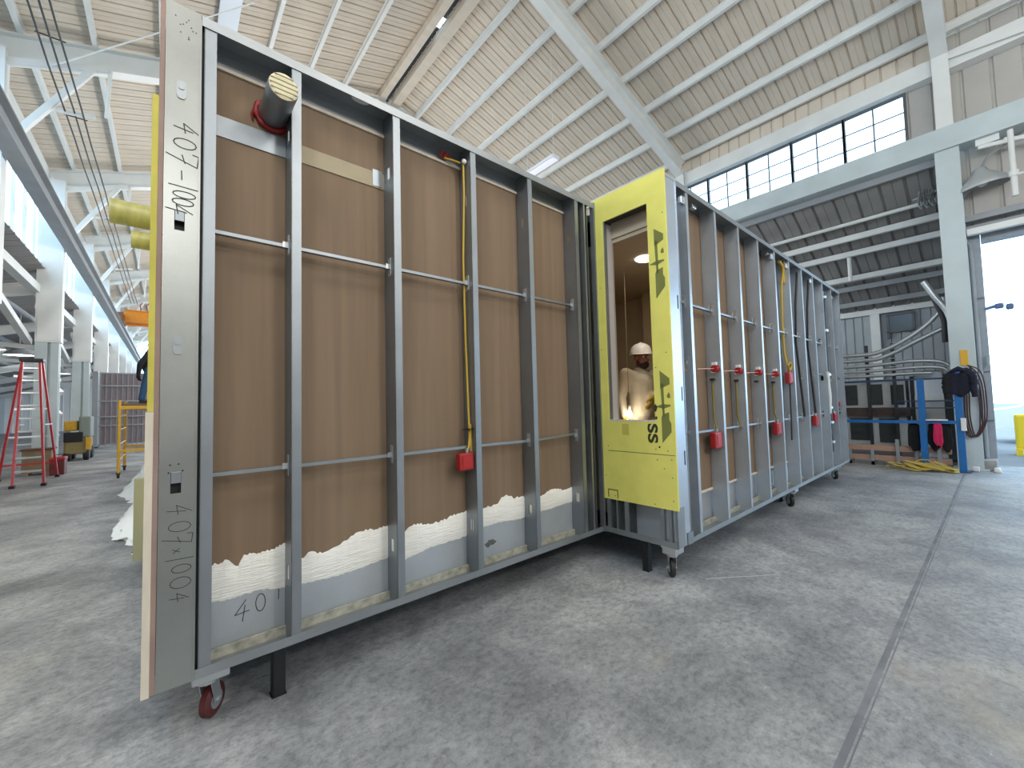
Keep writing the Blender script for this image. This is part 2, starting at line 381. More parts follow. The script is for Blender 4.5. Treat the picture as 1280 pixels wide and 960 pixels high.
# left side: columns, crane beam, clerestory and lower side aisle
g = G()
corr_v(g, lambda u, h, z: (-2.95 - h, u, z), Y0, Y1, 8.2, 8.62)
g.box(-3.0, -2.80, Y0, Y1, 5.6, 5.78)
wall_l = struct('wall_left', g, SIDING)
for i, y in enumerate(YB):
    c = G(); c.box(-2.86, -2.36, y - .28, y + .02, 3.55, 8.25)
    c.box(-2.82, -2.40, y - .3, y - .27, 3.6, 4.5); part('upper_column', c, WSTEEL, wall_l)
    c = G(); c.box(-2.86, -2.62, y - .25, y + .02, 0, 3.55); c.box(-2.56, -2.40, y - .25, y + .02, 0, 3.55); c.box(-2.86, -2.40, y - .16, y - .1, 0, 3.55)
    c.box(-2.92, -2.34, y - .3, y + .06, 0, .04); part('column', c, MINT, wall_l)
    c = G(); c.bar((-2.5, y - .14, 8.0), (-1.05, y - .14, deckz(-1.05) - .68), .09, .12); c.bar((-2.22, y - .14, 6.75), (-1.25, y - .14, deckz(-1.25) - .7), .12, .1)
    c.tube([(-1.0, y - .14, deckz(-1) - .66), (-1.05, y - .14, 7.55)], .035, 6); c.bar((-1.75, y - .14, 7.4), (-1.2, y - .14, 7.5), .05, .06)
    part('knee_brace', c, WSTEEL, wall_l)
    if i < len(YB) - 1:
        c = G(); c.bar((-2.75, y, 7.1), (-2.75, YB[i + 1], 8.3), .04, .05); part('wall_brace', c, WSTEEL, wall_l)
        n = 5
        for k in range(n):
            a = y + .12 + (YB[i + 1] - y - .5) / n * k; b = a + (YB[i + 1] - y - .5) / n - .05
            w = G(); w.box(-2.93, -2.87, a - .025, a, 5.78, 8.2); w.box(-2.93, -2.87, b, b + .02, 5.78, 8.2); w.box(-2.93, -2.87, a, b, 5.78, 5.83); w.box(-2.93, -2.87, a, b, 8.15, 8.2)
            wo = struct('window_%d' % (40 + i * n + k), w, WSTEEL)
            s = G(); s.box(-2.905, -2.899, a, b, 5.83, 8.15); part('pane', s, GLASS, wo)
g = G(); g.box(-2.8, -2.68, Y0, Y1, 8.2, 8.5); part('eave_strut', g, WSTEEL, wall_l)
g = G(); g.ibeam((-2.2, 4, 6.44), (-2.2, Y1, 6.44), .26, .48, .035); g.box(-2.24, -2.16, 4, Y1, 6.68, 6.74)
solo('crane_rail', g, GSTEEL, 'long grey crane runway beam carried along the left row of columns', 'beam')
# left aisle roof, far side wall
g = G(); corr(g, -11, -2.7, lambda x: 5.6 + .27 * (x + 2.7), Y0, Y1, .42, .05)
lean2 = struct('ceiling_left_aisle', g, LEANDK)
for y in YB:
    c = G(); c.ibeam((-11, y, 5.15 - .27 * 8.3), (-2.7, y, 5.15), .2, .32, .025); c.bar((-6.5, y, 3.7), (-2.75, y, 3.4), .09, .12)
    part('rafter', c, WSTEEL, lean2)
for x in (-4.0, -5.4, -6.8, -8.2, -9.6):
    c = G(); z = 5.6 + .27 * (x + 2.7); c.box(x - .05, x + .05, Y0, Y1, z - .2, z - .02); part('purlin', c, GSTEEL, lean2)
for i in range(3, len(YB) - 1):
    c = G(); c.bar((-3.0, YB[i] - .1, 3.55), (-3.0, YB[i] - 4.9, 4.75), .14, .16); part('sway_brace', c, WSTEEL, lean2)
    c = G(); c.box(-2.98, -2.78, YB[i], YB[i + 1], 4.92, 5.14); part('eave_beam', c, WSTEEL, lean2)
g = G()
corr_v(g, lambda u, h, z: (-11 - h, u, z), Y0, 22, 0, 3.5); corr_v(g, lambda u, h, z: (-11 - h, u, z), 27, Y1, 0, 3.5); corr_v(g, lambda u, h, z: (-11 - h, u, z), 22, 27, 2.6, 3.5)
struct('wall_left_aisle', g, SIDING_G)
g = G(); corr_v(g, lambda u, h, z: (u, Y1 - h, z), -11, 12.2, 0, 5.4, .5); corr_v(g, lambda u, h, z: (u, Y1 - h, z), -3, 12.2, 9.2, 9.6, .5)
struct('wall_far_end', g, mat('white_end_wall', (236, 236, 234), .7))
g = G(); corr_v(g, lambda u, h, z: (u, Y0 + h, z), -11, 12.2, 0, 11.1, .4)
struct('wall_rear', g, SIDING)
# tall windows of the far end
for k in range(10):
    a = -2.6 + k * 1.46
    w = G(); w.box(a - .06, a + .06, Y1 - .12, Y1, 5.4, 9.2); w.box(a, a + 1.46, Y1 - .1, Y1, 6.6, 6.66); w.box(a, a + 1.46, Y1 - .1, Y1, 7.9, 7.96)
    wo = struct('window_%d' % (100 + k), w, WSTEEL)
    s = G(); s.box(a + .06, a + 1.4, Y1 - .06, Y1 - .05, 5.4, 9.2); part('pane', s, GLASS, wo)

# three power conductor wires under the left roof, on hangers
for k, x in enumerate((-1.62, -1.49, -1.37)):
    p = G(); pts = []
    for i in range(21):
        y = 5 + i * 1.25; pts.append((x, y, 7.42 + .03 * math.sin(y * 1.7 + k)))
    p.tube(pts, .014, 6)
    solo('conductor_wire', p, DARK, ('leftmost', 'middle', 'rightmost')[k] + ' of the three dark wires running along under the left roof', 'wire', 'conductor wires under the left roof', smooth=60)
for i, y in enumerate((9.3, 11.6, 17.3, 23.1)):
    p = G(); p.bar((-1.66, y, 7.45), (-1.33, y, 7.45), .012, .018)
    solo('wire_spacer', p, DARK, 'short crossbar clipped across the three dark overhead wires, ' + ('the nearest one', 'second nearest', 'third nearest', 'farthest one')[i], 'spacer', 'spacers on the overhead wires')

# ------------------------------------------------------------------ prefab module (own axes, turned slightly against the hall)
A0 = .01526
BX, BY = 3.25, 1.71
def mrot(p): return Vector((p[0] * math.cos(A0) - p[1] * math.sin(A0), p[0] * math.sin(A0) + p[1] * math.cos(A0), p[2]))
MO = thing('prefab_module', mrot((BX, BY, 0)), 'large galvanised steel framed module on casters, brown board between studs and one yellow panel', 'module', rz=A0)
def MG(): return G((BX, BY, 0))
YA, YC, ZB, ZT, D = 2.44, 1.71, .27, 3.46, .152       # left face, right face, bottom, top, stud depth
XC = 3.25
def stud(xr, yf, d, z0=ZB + .004, z1=ZT - .004, fl=.05, holes=(1.20, 2.412), t=.004, extra=(), m=None):
    g = MG(); xw = xr - fl
    hs = sorted([(h - .055, h + .055) for h in holes] + [(h - .04, h + .04) for h in extra]); z = z0
    for a, b in hs:
        g.box(xw, xw + t, yf, yf + d, z, a); g.box(xw, xw + t, yf, yf + d / 2 - .02, a, b); g.box(xw, xw + t, yf + d / 2 + .02, yf + d, a, b); z = b
    g.box(xw, xw + t, yf, yf + d, z, z1)
    g.box(xw, xr, yf, yf + t, z0, z1); g.box(xw, xr, yf + d - t, yf + d, z0, z1)
    g.box(xr - t, xr, yf + t, yf + .014, z0, z1); g.box(xr - t, xr, yf + d - .014, yf + d - t, z0, z1)
    return part('stud', g, m or GALV_B, MO)
LS = (.203, .593, 1.190, 1.806, 2.395, 3.000)
for x in LS: stud(x, YA + .004, D - .006, extra=(3.05, .62))
RS = [3.705 + .604 * k for k in range(11)]
for k, x in enumerate(RS): stud(x, YC + .004, D - .006, extra=(1.8,), m=GALV_R)
# right-hand panel edge studs at the inside corner
g = MG(); g.box(3.075, 3.08, YA, YA + D, ZB, ZT); g.box(3.075, 3.1, YA, YA + .004, ZB, ZT); g.box(3.215, 3.232, YA - .02, YA + .03, ZB, ZT); g.box(3.15, 3.155, YA + .02, YA + D, ZB, ZT)
part('corner_stud', g, GALV, MO)
# tracks
def track(name, x0, x1, yf, top):
    g = MG(); z = ZT if top else ZB; s = -1 if top else 1; lip = .05 if top else .045
    za, zb = sorted((z, z + s * .004)); g.box(x0, x1, yf, yf + D, za, zb)
    za, zb = sorted((z, z + s * lip)); g.box(x0, x1, yf - .002, yf + .002, za, zb); g.box(x0, x1, yf + D - .004, yf + D, za, zb)
    return part(name, g, GALV, MO)
for top in (0, 1):
    track('top_track' if top else 'bottom_track', .143, 3.232, YA, top)
    track('top_track' if top else 'bottom_track', 3.46, RS[-1] + .005, YC, top)
# debris strip lying in the bottom track
for nm, x0, x1, yf in (('track_ledge', .205, 3.07, YA), ('track_ledge', 3.5, 9.7, YC)):
    g = MG(); g.box(x0, x1, yf + D - .03, yf + D - .012, ZB + .004, ZB + .05)
    part(nm, g, mat('dusty_ledge', (168, 166, 152), .6, .2, var=.35, scale=22), MO)
# backing boards
yb = YA + D
g = MG(); g.box(.02, 3.24, yb, yb + .016, .5, 3.335); part('backing_board', g, KRAFT, MO, label='brown paper faced board behind the left studs')
g = MG(); g.box(.02, 3.24, yb - .003, yb - .001, ZB, .585); part('kick_sheet', g, GALV_D, MO)
g = MG(); g.box(.02, 3.24, yb - .014, yb, 3.325, 3.343); part('board_edge_angle', g, CREAM, MO)
g = MG(); g.box(.02, 3.24, yb + .0, yb + .012, 3.34, ZT - .004); part('header_sheet', g, GALV, MO)
yc = YC + D
g = MG(); g.box(XC + .03, 6.12, yc, yc + .016, .6, 3.40); part('backing_board', g, KRAFT, MO, label='brown paper faced board behind the right studs')
g = MG(); g.box(6.12, 9.7, yc, yc + .016, .55, 3.40); part('backing_board', g, GREYBD, MO, label='grey board behind the far right studs')
g = MG(); g.box(XC + .03, 9.7, yc + .017, yc + .021, ZB, .62); part('kick_sheet', g, GALV_D, MO)
g = MG(); g.box(3.5, 9.7, yc - .012, yc, .585, .605); part('board_edge_angle', g, CREAM, MO)
g = MG(); g.box(XC + .03, 9.7, yc + .001, yc + .012, 3.40, ZT - .004); part('header_sheet', g, DARK, MO)
# joint compound smeared along the board foot, bay by bay
def comp(x0, x1, top, bot, bumps=()):
    g = MG(); n = 46; up = []; dn = []
    ph = random.random() * 9
    for i in range(n + 1):
        u = i / n; x = x0 + (x1 - x0) * u
        zt = top[0] + (top[1] - top[0]) * u + .009 * math.sin(u * 11 + ph) + random.uniform(-.008, .008)
        for bu, bw, bh in bumps: zt += bh * math.exp(-((u - bu) / bw) ** 2)
        zl = bot[0] + (bot[1] - bot[0]) * u + .008 * math.sin(u * 7 + ph) + random.uniform(-.004, .004)
        up.append((x, zt)); dn.append((x, zl))
    rows = []
    for k, (th, f) in enumerate(((.001, 0), (.004, .06), (.006, .5), (.005, .94), (.001, 1))):
        rows.append([(a[0], yb - .003 - th - .0015 * random.random(), d[1] + (a[1] - d[1]) * f) for a, d in zip(up, dn)])
    vs = [p for r in rows for p in r] + [(p[0], yb - .002, p[2]) for p in rows[0]] + [(p[0], yb - .002, p[2]) for p in rows[-1]]
    m = n + 1
    fs = [(r * m + i, r * m + i + 1, (r + 1) * m + i + 1, (r + 1) * m + i) for r in range(4) for i in range(n)]
    fs += [(5 * m + i, 5 * m + i + 1, i + 1, i) for i in range(n)] + [(4 * m + i, 4 * m + i + 1, 6 * m + i + 1, 6 * m + i) for i in range(n)]
    g.add(vs, fs); return part('compound_band', g, COMP, MO, 40)
comp(.16, .543, (.735, .745), (.555, .52), ((.42, .06, -.055),))
comp(.546, 1.14, (.635, .735), (.50, .515), ((.75, .12, .02), (.22, .05, .02)))
comp(1.143, 1.756, (.655, .70), (.475, .53), ((.3, .1, .02),))
comp(1.758, 2.345, (.68, .72), (.55, .55), ((.62, .09, .055), (.72, .06, .03)))
comp(2.348, 2.95, (.685, .70), (.565, .56), ((.6, .2, .02),))
comp(2.953, 3.075, (.72, .73), (.53, .53))
g = MG(); g.prism([(1.98 + .05 * math.cos(a * PI / 6) * random.uniform(.6, 1.2), .42 + .035 * math.sin(a * PI / 6) * random.uniform(.5, 1.2)) for a in range(12)], lambda u, v, t: (u, yb - .003 - t, v), 0, .002)
part('scuff_mark', g, mat('grey_scuff', (96, 98, 98), .8, var=.3, scale=40), MO)
# horizontal strap behind the first two bays
g = MG(); g.box(.155, .543, yb - .006, yb - .003, 2.96, 3.072); part('strap', g, GALV_B, MO)
g = MG(); g.box(.545, 1.14, yb - .006, yb - .003, 2.965, 3.07); part('strap', g, mat('pale_strap_film', (160, 148, 122), .6, .2, var=.06), MO)
g = MG(); g.box(1.06, 1.125, yb - .009, yb - .006, 2.975, 3.085); part('strap_tab', g, GALV_B, MO)
# bridging channels and their clips
def channel(pts, y):
    g = MG()
    for a, b in zip(pts, pts[1:]):
        g.bar((a[0], y, a[1]), (b[0], y, b[1]), .003, .018); g.bar((a[0], y + .014, a[1] + .008), (b[0], y + .014, b[1] + .008), .026, .003); g.bar((a[0], y + .014, a[1] - .008), (b[0], y + .014, b[1] - .008), .026, .003)
    return part('bridging_channel', g, GALV_B, MO)
ym = YA + D / 2 - .012
channel([(.155, 2.41), (3.2, 2.414)], ym); channel([(.155, 1.187), (2.0, 1.192), (2.36, 1.186), (3.2, 1.215)], ym)
ymc = YC + D / 2 - .012
channel([(3.5, 2.392), (9.69, 2.385)], ymc); channel([(3.5, 1.187), (9.69, 1.21)], ymc); channel([(8.0, 1.86), (9.6, 1.86)], ymc)
def clip(x, y, z):
    g = MG(); g.bev(x - .004, x, y - .016, y + .02, z - .05, z + .06, .0015); g.box(x - .03, x, y - .004, y - .001, z - .012, z + .02)
    part('channel_clip', g, ZINC, MO)
for x in LS[1:]:
    for z in (2.412, 1.19): clip(x - .051, ym, z)
for x in RS:
    for z in (2.392, 1.195): clip(x - .051, ymc, z)
for x in (RS[0], RS[6], RS[7], RS[9]): clip(x - .051, ymc - .01, 1.83)
# wide end plate on the left with knockouts, flange and layered board edges
g = MG(); xa, xb = .006, .142
hs = ((3.04, 0), (2.40, 1), (1.812, 0), (1.175, 1)); z = ZB
for hz, op in sorted(hs):
    a, b = hz - .045, hz + .05
    if not op: continue
    g.box(xa, xb, YA, YA + .004, z, a); g.box(xa, .066 - .019, YA, YA + .004, a, b); g.box(.066 + .019, xb, YA, YA + .004, a, b); z = b
g.box(xa, xb, YA, YA + .004, z, ZT + .005)
g.box(xa, xa + .004, YA, YA + .05, ZB, ZT); g.box(xb - .004, xb, YA, YA + .05, ZB, ZT); g.box(xb - .008, xb, YA - .004, YA, ZB, ZT - .02); g.box(xa, xa + .006, YA - .003, YA, ZB, ZT)
EP = part('end_plate', g, galv_mat('worn_galvanised_plate', (160, 163, 160), .3, .85), MO, label='wide flat steel plate at the left end with handwriting')
for hz, op in hs:
    g = MG()
    if op: g.box(.045, .087, YA + .002, YA + .006, hz + .01, hz + .052); g.box(.045, .087, YA + .035, YA + .04, hz - .05, hz + .05)  # open ones: dark sheets stand in for the shade inside the hole
    else:
        ov = [(.066 + .019 * (abs(math.cos(k * PI / 10)) ** .6) * (1 if math.cos(k * PI / 10) > 0 else -1), hz + .045 * (abs(math.sin(k * PI / 10)) ** .6) * (1 if math.sin(k * PI / 10) > 0 else -1)) for k in range(20)]
        g.prism(ov, lambda u, v, t: (u, YA - t, v), -.001, .005); g.prism([(.066 + (u - .066) * .6, hz + (v - hz) * .4 + .018) for u, v in ov], lambda u, v, t: (u, YA - t, v), .004, .008)
    part('knockout_tab_and_shade', g, GALV if not op else DARK, EP)
    if op:
        g = MG(); g.bev(.048, .084, YA - .001, YA + .006, hz + .0, hz + .052, .002); part('knockout_flap', g, GALV_B, EP)
g = MG(); random.seed(3)
for i in range(12):
    x, z = random.uniform(.04, .12), random.uniform(3.30, 3.42); g.tube([(x, YA + .001, z), (x, YA - .0015, z)], .0028, 6)
for x, z in ((.045, 1.26), (.075, 1.262), (.04, 1.225), (.09, 1.23)): g.tube([(x, YA + .001, z), (x, YA - .0015, z)], .004, 6)
part('screw_hole', g, INK, EP, kind='stuff')
g = MG(); g.box(-.014, .0045, YA + .0, YA + .012, ZB - .0, ZT + .05); g.box(-.014, .0045, YA + .012, 7.9, ZB, ZT); part('end_board', g, PINK, MO, label='pinkish edge of the end wall boards')
g = MG(); g.box(-.037, -.0145, YA + .0, 7.9, 1.504, 2.975); part('end_board', g, YELEDGE, MO, label='yellow edge of the outer end board')
g = MG(); g.box(-.042, -.0145, YA + .0, 7.9, ZB - .005, 1.503); part('end_board', g, CREAM, MO, label='cream edge of the lower end board')
g = MG(); g.box(.142, .157, YA + .03, YA + .05, ZB, ZT); part('gap_shade', g, BLACK, MO)  # black strip stands in for the shade in the gap

# handwriting as thin ink strokes
GL = {'4': [[(.75, 1), (.1, .35), (.95, .42)], [(.7, .75), (.55, -.05)]], '0': [[(.5 + .4 * math.sin(a * PI / 7), .5 + .5 * math.cos(a * PI / 7)) for a in range(15)]],
      '7': [[(.05, .8), (.1, 1), (.9, .95), (.35, -.1)], [(.25, .45), (.8, .55)]], '1': [[(.5, 1.05), (.4, -.05)]], '-': [[(.1, .45), (.9, .5)]], 'x': [[(.2, .6), (.8, .1)], [(.75, .65), (.25, .05)]],
      'y': [[(.1, .6), (.25, .3), (.7, .35)], [(.8, .75), (.4, -.2)]]}
def write(name, items, fn, w, parent, m=INK):
    """items: (char, u, v, size_u, size_v); fn(u, v) -> point, ribbon lifted by fn's third value"""
    for ch, u, v, su, sv in items:
        g = MG()
        for st in GL[ch]:
            P = [(u + a * su, v + b * sv) for a, b in st]
            for p, q in zip(P, P[1:]):
                d = Vector((q[0] - p[0], q[1] - p[1])); L = d.length
                if L < 1e-6: continue
                nrm = Vector((-d.y, d.x)) / L * w / 2; e = d / L * w * .3
                c = [(p[0] - e.x + nrm.x, p[1] - e.y + nrm.y), (p[0] - e.x - nrm.x, p[1] - e.y - nrm.y), (q[0] + e.x - nrm.x, q[1] + e.y - nrm.y), (q[0] + e.x + nrm.x, q[1] + e.y + nrm.y)]
                g.prism(c, fn, 0, .0008)
        part(name, g, m, parent)
# along the plate: reads downwards, letter tops to the right.  u runs down, v runs to the right
down = lambda z0: (lambda u, v, t: (v, YA - .0006 - t, z0 - u))
HW = [('4', .0, .045, .055, .09), ('0', .075, .04, .06, .085), ('7', .145, .02, .07, .115), ('-', .235, .055, .055, .035), ('1', .30, .03, .04, .10), ('0', .335, .04, .04, .085), ('0', .372, .038, .04, .08), ('4', .405, .02, .05, .095)]
HX = [('4', .0, .04, .05, .085), ('0', .075, .042, .055, .08), ('7', .135, .03, .05, .10), ('x', .195, .055, .03, .045), ('1', .235, .038, .03, .09), ('0', .27, .055, .045, .07), ('0', .325, .05, .06, .075), ('4', .395, .052, .045, .065)]
write('handwritten_character', HW, down(2.885), .0045, EP)
write('handwritten_character', HX, down(1.08), .0026, EP)
write('handwritten_character', [('4', .305, .41, .075, .10), ('0', .40, .43, .055, .09), ('1', .50, .47, .03, .08), ('-', .48, .525, .04, .02)], lambda u, v, t: (u, yb - .0034 - t, v), .004, MO)

# duct stub with red sealant ring
cx, cz = .475, 3.175
g = MG(); g.lathe([(.070, 0), (.072, .01), (.072, .29), (.07, .30)], (cx, 2.30, cz), (0, 1, 0), 28)
DU = part('duct_stub', g, GALV_B, MO, 40)
g = MG(); g.lathe([(.055, -.004), (.069, .0), (.069, .01)], (cx, 2.297, cz), (0, 1, 0), 28); part('insulation_core', g, INSUL, DU)
g = MG()
for k in range(-2, 3):
    h = math.sqrt(.066 ** 2 - (k * .025) ** 2); g.bar((cx - h, 2.2935, cz + k * .025), (cx + h, 2.2935, cz + k * .025), .003, .006)
part('insulation_groove', g, INSUL_D, DU)
g = MG()
ring = []
for k in range(25):
    a = 2 * PI * k / 24; ring.append((cx + .082 * math.cos(a), yb - .012, cz + .082 * math.sin(a)))
g.tube(ring, [.014 + .005 * math.sin(k * 2.6) for k in range(25)], 8, False)
g.tube([(cx - .085, yb - .008, cz + .01), (cx - .1, yb - .008, cz - .03), (cx - .097, yb - .006, cz - .06)], [.01, .008, .004], 6)
part('firestop_ring', g, REDSEAL, MO, 60)
# hole in the top track and hardware
g = MG(); g.prism([(.95 + .055 * math.cos(k * PI / 8), YA + .06 + .03 * math.sin(k * PI / 8)) for k in range(16)], lambda u, v, t: (u, v, ZT - .006 - t), 0, .002); part('track_hole', g, WHITEP, MO)
# electrical boxes and cables
def ebox(x, y, z, s=.105, d=.05, conn=True):
    g = MG(); g.bev(x - s, x, y, y + d, z - s / 2, z + s / 2, .012); b = part('electrical_box', g, RED, MO)
    g = MG(); g.box(x - s * .8, x - s * .2, y - .004, y, z - s * .32, z + s * .32); part('box_cover', g, mat('red_cover', (170, 30, 28), .4), b)
    if conn:
        g = MG(); g.tube([(x - s * .35, y + d / 2, z + s / 2), (x - s * .35, y + d / 2, z + s / 2 + .03)], .012, 8); part('cable_connector', g, ZINC, b)
    return b
ebox(1.75, YA + .02, 1.09, .125, .06)
def cable(pts, r, m, name='cable'):
    g = MG(); g.tube(pts, r, 7); return part(name, g, m, MO, 60)
cable([(1.738, YA + .07, 3.34), (1.742, YA + .072, 3.1), (1.735, YA + .09, 2.6), (1.742, YA + .09, 2.0), (1.74, YA + .07, 1.5), (1.74, YA + .06, 1.28), (1.725, YA + .05, 1.2), (1.70, YA + .05, 1.14)], .0085, CONDUIT)
cable([(1.744, YA + .05, 1.36), (1.74, YA + .05, 1.16)], .006, CONDUIT)
cable([(1.72, YA + .08, 3.34), (1.66, YA + .1, 3.35), (1.60, YA + .12, 3.355)], .008, CONDUIT)
g = MG(); g.ball((1.735, YA + .055, 3.345), .02); part('cable_bushing', g, WHITEP, MO, 60)
g = MG()
for k in range(4): g.tube([(1.575 + k * .02, YA + .13, 3.36), (1.58 + k * .018, YA + .11 - .01 * (k % 2), 3.40 - .02 * (k % 2))], .009, 6)
part('wire_bundle', g, RED, MO)
g = MG(); g.box(1.72, 1.755, YA + .03, YA + .1, 1.32, 1.326); g.tube([(1.69, YA + .07, 1.32), (1.76, YA + .07, 1.32)], .006, 6); part('cable_strap', g, BLACK, MO)
# right-hand wall services
def web(k): return RS[k] - .05
ebox(web(1) - .002, YC + .02, 1.09, .16, .06); ebox(web(4) - .002, YC + .02, 1.10, .16, .06); ebox(web(7) - .002, YC + .02, 1.12, .16, .06); ebox(web(9) - .002, YC + .02, 1.12, .14, .06)
ebox(web(5) - .002, YC + .02, 1.76, .16, .06)
g = MG(); g.bev(web(10) - .09, web(10), YC + .06, YC + .1, 1.30, 1.38, .01); part('electrical_box', g, mat('dull_red_box', (150, 84, 84), .6), MO)
for k in range(1, 5):
    x = web(k); z = 1.80
    g = MG(); g.lathe([(.018, -.03), (.036, -.03), (.036, -.015), (.026, -.012), (.026, .012), (.036, .015), (.036, .03), (.018, .03)], (x - .03, YC + .05, z), (1, 0, 0), 14)
    b = part('pipe_grommet', g, RED, MO, 50)
    g = MG(); g.box(x - .06, x - .02, YC + .03, YC + .07, z + .035, z + .065); part('grommet_clip', g, WHITEP, b)
    g = MG(); g.tube([(x - .4, YC + .06, z - .015), (x - .2, YC + .06, z - .005), (x - .05, YC + .05, z)], .0045, 6); part('copper_line', g, mat('pink_tube', (206, 150, 140), .5), MO, 60)
    g = MG(); g.box(x - .05, x - .02, YC + .06, YC + .1, z - .12, z - .095); part('small_bracket', g, INK, MO)
for k in (1, 2, 4):
    x = web(k); cable([(x - .012, YC + .09, 1.7), (x - .012, YC + .09, 1.3), (x - .02, YC + .06, 1.18)], .011, mat('olive_cable', (128, 116, 62), .6))
x = web(5)
cable([(x - .02, YC + .05, 3.40), (x - .03, YC + .05, 3.3), (x - .09, YC + .07, 3.1), (x - .1, YC + .09, 2.5), (x - .07, YC + .09, 2.1), (x - .06, YC + .06, 1.9), (x - .06, YC + .05, 1.83)], .014, CONDUIT)
cable([(x - .2, YC + .06, 3.38), (x - .05, YC + .06, 3.34), (x - .03, YC + .06, 3.1)], .02, CONDUIT)
cable([(x - .06, YC + .05, 1.84), (x - .16, YC + .03, 1.93), (x - .06, YC + .03, 1.98), (x - .02, YC + .03, 1.92), (x - .1, YC + .03, 1.86)], .012, CONDUIT)
cable([(x - .06, YC + .05, 1.68), (x - .05, YC + .06, 1.2), (x - .04, YC + .07, .9)], .01, INK)
for k, px in ((7, -.04), (6, -.05)):
    x = web(k); cable([(x + px, YC + .04, 3.36), (x + px - .08, YC + .06, 2.9), (x + px - .1, YC + .08, 2.3), (x + px - .02, YC + .07, 1.7), (x + px, YC + .05, 1.2)], .016, BLACK)
x = web(8)
g = MG(); g.tube([(x + .22, YC + .08, 3.3), (x + .2, YC + .08, 2.9), (x + .2, YC + .08, 1.0)], .075, 12); part('riser_pipe', g, BLACK, MO, 40)
for z in (3.2, 2.62, 1.86, 1.30, 1.05, .72):
    g = MG(); g.lathe([(.082, -.02), (.09, -.02), (.09, .02), (.082, .02)], (x + .2, YC + .08, z), n=14); part('pipe_coupling', g, ZINC, MO, 40)
g = MG(); g.tube([(x + .2, YC + .08, 1.0), (x + .2, YC + .08, .55)], .07, 12); part('riser_pipe', g, BLACK, MO, 40)
cable([(x + .1, YC + .02, 3.28), (x + .03, YC + .02, 3.1), (x + .02, YC + .02, 2.9)], .02, GALV, 'flexible_conduit'); cable([(x + .0, YC + .0, 1.9), (x + .08, YC + .0, 1.5), (x + .1, YC + .02, 1.2)], .022, WHITEP, 'flexible_conduit')
for xx, z in ((3.9, 3.41), (6.0, 3.41), (9.4, 3.35)):
    g = MG(); g.bev(xx, xx + .09, YC + .05, YC + .09, z - .05, z - .01, .01); part('track_bracket', g, ZINC, MO)
for k in (0, 4, 5, 7):
    g = MG(); g.bev(web(k) - .055, web(k) - .001, YC + .012, YC + .05, 3.30, 3.37, .008); part('stud_bracket', g, ZINC, MO)

# yellow sheathing with the cut window opening
g = MG(); xp0, xp1 = 3.234, 3.25; ya, yd = 1.69, 2.455; za, zd = .583, 3.482; ha, hd, hz0, hz1 = 1.865, 2.338, 1.316, 3.235
g.box(xp0, xp1, ya, ha, za, zd); g.box(xp0, xp1, hd, yd, za, zd); g.box(xp0, xp1, ha, hd, za, hz0); g.box(xp0, xp1, ha, hd, hz1, zd)
SH = part('sheathing', g, YEL, MO, label='yellow sheathing panel with tall window cutout')
g = MG(); g.box(xp0 - .0012, xp0, 1.70, 2.36, 1.034, 1.040); part('sheathing_joint', g, OLIVE, SH)
g = MG()
for y, z in ((1.73, .66), (1.73, .85), (1.73, 1.0), (1.80, .92), (1.86, .99), (1.87, 1.08), (2.36, 1.08), (2.40, .8), (2.30, .62), (1.76, 1.07), (1.72, 3.1), (1.84, 1.78), (1.74, 1.90), (2.40, 2.0), (2.39, 2.6), (1.9, .61)): g.tube([(xp0 + .001, y, z), (xp0 - .0008, y, z)], .006, 7)
part('screw_head', g, OLIVE, SH, kind='stuff')
g = MG()
for a in ((2.27, 2.38, .668, .676), (2.27, 2.278, .60, .676), (2.372, 2.38, .60, .676)): g.box(xp0 - .001, xp0, *a)
part('cut_outline', g, BLACKP, SH)
g = MG(); g.box(xp0 - .001, xp0, 2.13, 2.20, 1.19, 1.29); part('paper_tag', g, mat('tan_tag', (196, 184, 84), .8), SH)
# printed mark: two wedges and a ring letter, cropped by the panel edge (u down, v to the right)
def mark(z0, yl):
    fn = lambda u, v, t: (xp0 - .0008 - t, yl - v, z0 - u)
    g = MG()
    g.prism([(0, 0), (.07, .085), (.12, .085), (.155, .0)], fn, 0, .0008)
    g.prism([(.15, 0), (.15, .03), (.62, .03), (.62, 0)], fn, 0, .0008) if 0 else None
    g.prism([(.11, .0), (.11, .028), (.40, .030), (.40, .012)], fn, 0, .0008)
    g.prism([(.305, -.055), (.285, .02), (.292, .085), (.305, .085), (.325, .02)], fn, 0, .0008)
    g.prism([(.37, .012), (.355, .07), (.42, .07), (.45, .085), (.52, .085), (.615, .0), (.40, .0)], fn, 0, .0008)
    n = 12
    for k in range(n):
        a, b = -PI * .1 - PI * 1.25 * k / n, -PI * .1 - PI * 1.25 * (k + 1) / n
    g.prism([(.185, .075), (.215, .055), (.235, .062), (.235, .085), (.21, .085)], fn, 0, .0008)
    part('printed_mark', g, OLIVE, SH)
mark(2.985, 1.805); mark(1.75, 1.805)
# the letters SS and a dot, turned to read downwards
cu = bpy.data.curves.new('letters', 'FONT'); cu.body = 'SS'; cu.size = .125; cu.offset = .0045; cu.extrude = .0005; cu.space_character = 1.05
to = bpy.data.objects.new('letters', cu); C.objects.link(to)
me = bpy.data.meshes.new_from_object(to.evaluated_get(DG())); bpy.data.objects.remove(to)
lt = bpy.data.objects.new('lettering', me); C.objects.link(lt); lt.parent = SH; me.materials.clear(); me.materials.append(BLACKP)
